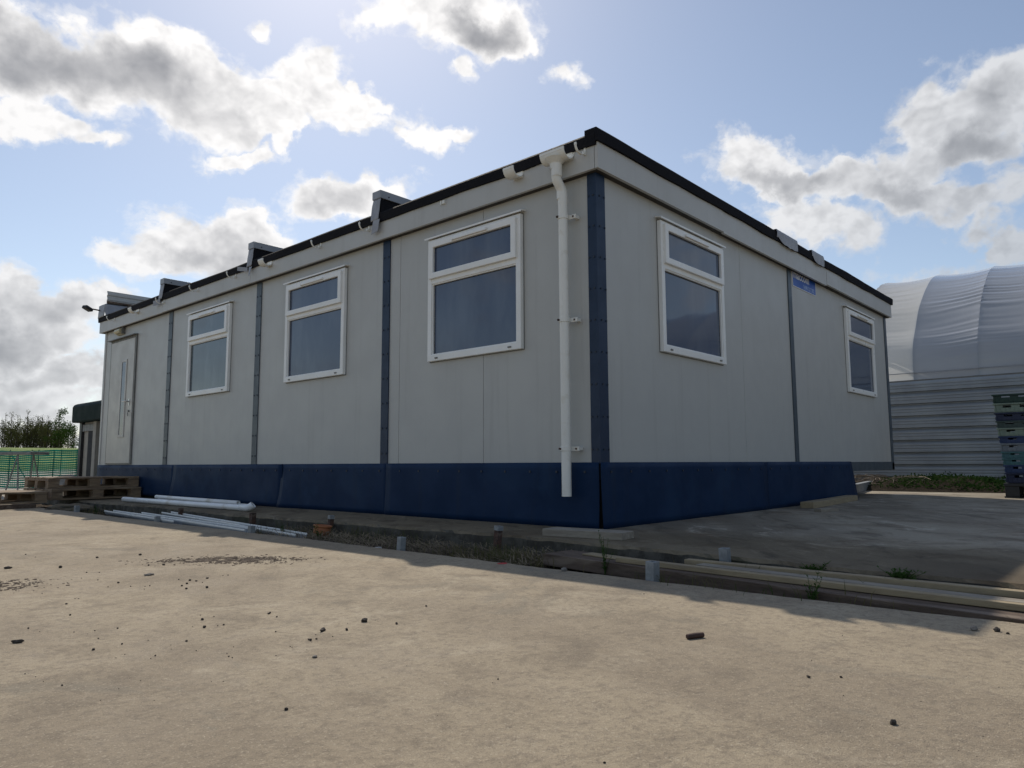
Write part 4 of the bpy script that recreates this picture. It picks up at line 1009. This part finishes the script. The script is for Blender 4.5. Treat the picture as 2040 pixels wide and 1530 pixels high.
# ------------------------------------------------------------------ barrier fence, trestle
fence = thing('barrier_fence', 'green plastic barrier net strung between dark rods behind the pallets', 'fence', (1.04, 19.89, -.12))
FO = Vector((1.04, 19.89, -.12)); fd = Vector((1.56, -2.36, 0)).normalized(); fnrm = Vector((fd.y, -fd.x, 0))
def fp(s, z, o=0): q = FO+fd*s+fnrm*o; return (q.x, q.y, FO.z+z)
b = MB(); NS = 60
for k in range(17):
    zc = .045+k*.0575; thick = .018 if k not in (0, 16) else .022
    V = []
    for i in range(NS+1):
        s = -3.0+9.0*i/NS
        sag = .020*noise.noise(Vector((s*.9, k*.25, 1)))-.012*abs(math.sin(s*math.pi/.75)); o_ = .03*noise.noise(Vector((s*1.3, k*.15, 6)))
        V.append([b.v(fp(s, zc+sag-thick, o_)), b.v(fp(s, zc+sag+thick, o_))])
    for A, B in zip(V, V[1:]): b.b.faces.new((A[0], B[0], B[1], A[1]))
for i in range(150):
    s = -3+.06*i; o_ = .03*noise.noise(Vector((s*1.3, 1, 6)))+.003
    b.quad(fp(s, .03, o_), fp(s+.008, .03, o_), fp(s+.008, .97, o_), fp(s, .97, o_))
b.build('net', 'net_green', fence, origin=FO)
for s in (-2.2, -1.4, -.6, .2, .85, 1.06, 1.5, 1.72, 2.18, 2.55, 2.78, 3.6, 4.4):
    b = MB(); b.tube([fp(s, 0, -.02), fp(s+random.uniform(-.02, .02), 1.0, -.02)], .011, 6); b.build('rod', 'post_green', fence, origin=FO)
b = MB(); b.tube([fp(.2, .92, -.05), fp(.78, .04, -.12)], .013, 6); b.build('brace', 'post_green', fence, origin=FO)
tr = thing('trestle', 'low grey metal trestle standing in front of the green net', 'trestle', (-.1, 15.2, -.05), math.atan2(fd.y, fd.x))
b = MB(); b.box(-1.4, .95, -.25, .25, .74, .80); b.build('top', 'trestle_grey', tr, bevel=.006)
for x in (-1.2, .62):
    b = MB()
    for s in (-1, 1):
        b.tube([(x, s*.2, .74), (x-.14, s*.3, 0)], .014, 6); b.tube([(x, s*.2, .74), (x+.14, s*.3, 0)], .014, 6)
    b.tube([(x-.09, -.27, .25), (x-.09, .27, .25)], .010, 6); b.build('leg', 'trestle_grey', tr)
# building with dark green eaves beyond
gb = thing('green_roofed_building', 'cream outbuilding with deep dark green rounded eaves beyond the cabin', 'building', (2, 17.3, 0))
GO = Vector((2, 17.3, 0))
prof = [(1.52, -.16), (1.90, -.16), (1.965, -.13), (1.995, -.06), (2.0, .1), (2.0, 5), (1.52, 5)]
b = MB(); b.prism([(w, z) for z, w in prof], lambda w, z, y: (2.0+w, y, z), 11.0, 17.30); b.build('roof', 'dark_green', gb, origin=GO, bevel=.03)
b = MB(); b.box(2.35, 6.8, 11.1, 14.6, -.2, 1.53); b.box(2.0, 2.12, 16.05, 16.25, -.2, 1.53); b.build('wall', 'render_cream', gb, origin=GO)
b = MB(); b.box(2.05, 6.8, 16.2, 17.1, -.2, 1.53); b.build('wall', 'render_cream', gb, origin=GO)
b = MB(); b.box(1.98, 2.14, 16.98, 17.14, -.2, 1.52); b.build('post', 'black_plastic', gb, origin=GO)
b = MB(); b.box(2.02, 2.05, 16.30, 16.62, -.2, 1.47); b.build('door', 'interior', gb, origin=GO)
b = MB(); b.box(2.0, 2.04, 16.25, 17.0, 1.30, 1.46); b.build('door_head', 'trestle_grey', gb, origin=GO)

# ------------------------------------------------------------------ trees on the rise beyond
def leaf_cloud(b, rnd, c, n, r, s):
    for k in range(n):
        p = Vector(c)+Vector((rnd.gauss(0, r[0]), rnd.gauss(0, r[1]), rnd.gauss(0, r[2])))
        a = Vector((rnd.gauss(0, 1), rnd.gauss(0, 1), rnd.gauss(0, 1))).normalized(); c_ = a.orthogonal().normalized(); z_ = s*rnd.uniform(.6, 1.3)
        b.quad(tuple(p-a*z_-c_*z_*.6), tuple(p+a*z_-c_*z_*.6), tuple(p+a*z_+c_*z_*.6), tuple(p-a*z_+c_*z_*.6))
def tree(label, x, y, z, h, kind, seed):
    rnd = random.Random(seed); r = thing('sapling' if kind == 0 else 'young_tree', label, 'tree', (x, y, z), 0, 'trees on the rise beyond the fence')
    t_ = MB(); L = MB()
    lean = rnd.uniform(-.05, .05)
    t_.tube([(0, 0, 0), (lean*h*.4, 0, h*.4), (lean*h, .02, h)], [.035*h/2, .022*h/2, .006], 6)
    nb = 34 if kind == 0 else 26
    for k in range(nb):
        f = (rnd.uniform(.05, .80) if rnd.random() < .85 else rnd.uniform(.8, .97)) if kind == 0 else rnd.uniform(.12, .95); az = rnd.uniform(0, 6.28)
        ln = (h*.16*(1.15-f) + .06) if kind == 0 else h*(.30*(1-abs(f-.42)) if kind == 2 else .17*(1.25-f)+.04)
        up_ = 1.6 if kind == 0 else .7
        p0 = Vector((lean*h*f, 0, h*f)); d = Vector((math.cos(az), math.sin(az), up_)).normalized(); p1 = p0+d*ln*1.6
        t_.tube([tuple(p0), tuple((p0+p1)/2+Vector((0, 0, .01))), tuple(p1)], [.008, .006, .003], 4)
        for q in ((.5, .8, 1.0) if kind else (.45, .9)):
            leaf_cloud(L, rnd, p0+(p1-p0)*q, (9 if f < .75 else 2) if kind == 0 else 16, (.055, .055, .07) if kind == 0 else (.10, .10, .08), .027 if kind == 0 else .036)
    t_.build('trunk', 'bark', r); L.build('crown', 'leaf_olive' if kind == 0 else 'leaf', r, normals=False)
right = Vector((.6685, -.7437, 0)); base = Vector((8.044, 50.578, 0))
desc = ['first thin sapling from the left edge of the photo', 'second thin sapling from the left edge of the photo', 'third thin sapling in the row beyond the fence', 'fourth thin sapling, mid row beyond the fence', 'fifth thin sapling, mid row beyond the fence', 'sixth thin sapling, mid row beyond the fence', 'seventh thin sapling in the row beyond the fence', 'eighth thin sapling in the row beyond the fence', 'ninth thin sapling in the row beyond the fence', 'tenth thin sapling, two places left of the tallest tree', 'eleventh thin sapling, next to the tallest tree']
for k in range(11):
    d = -.15+k*.315+random.uniform(-.05, .05); q = base+right*d+Vector((.67, .74, 0))*random.uniform(-.3, .5)
    tree(desc[k], q.x, q.y, 1.2, random.uniform(1.95, 2.5) if k != 5 else 2.65, 0, 40+k)
for k in range(11):
    d = .02+k*.315+random.uniform(-.08, .08); q = base+right*d+Vector((.67, .74, 0))*random.uniform(.5, 1.2)
    tree('thin brown sapling in the crowded rear rows beyond the fence', q.x, q.y, 1.2, random.uniform(1.8, 2.35), 0, 140+k)
rear = [o for o in bpy.data.objects if o.get('label') == 'thin brown sapling in the crowded rear rows beyond the fence']
for rowi in (0, 1):
    for k, o in enumerate(rear):
        c = copy_tree(o); d = -.15+rowi*.15+k*.32+random.uniform(-.1, .1); c.location = base+right*d+Vector((.67, .74, 0))*(1.5+rowi*.9+random.uniform(-.3, .3)); c.location.z = 1.2
        c.rotation_euler = (0, 0, random.uniform(0, 6.28)); c.scale = (1.1, 1.1, random.uniform(.8, .98))
q = base+right*3.62; tree('tallest leafy young tree at the right end of the sapling row', q.x, q.y, 1.25, 2.62, 1, 91)
q = base+right*4.42; tree('bushy rounded young tree next to the green eaves', q.x, q.y, 1.2, 1.75, 2, 92)
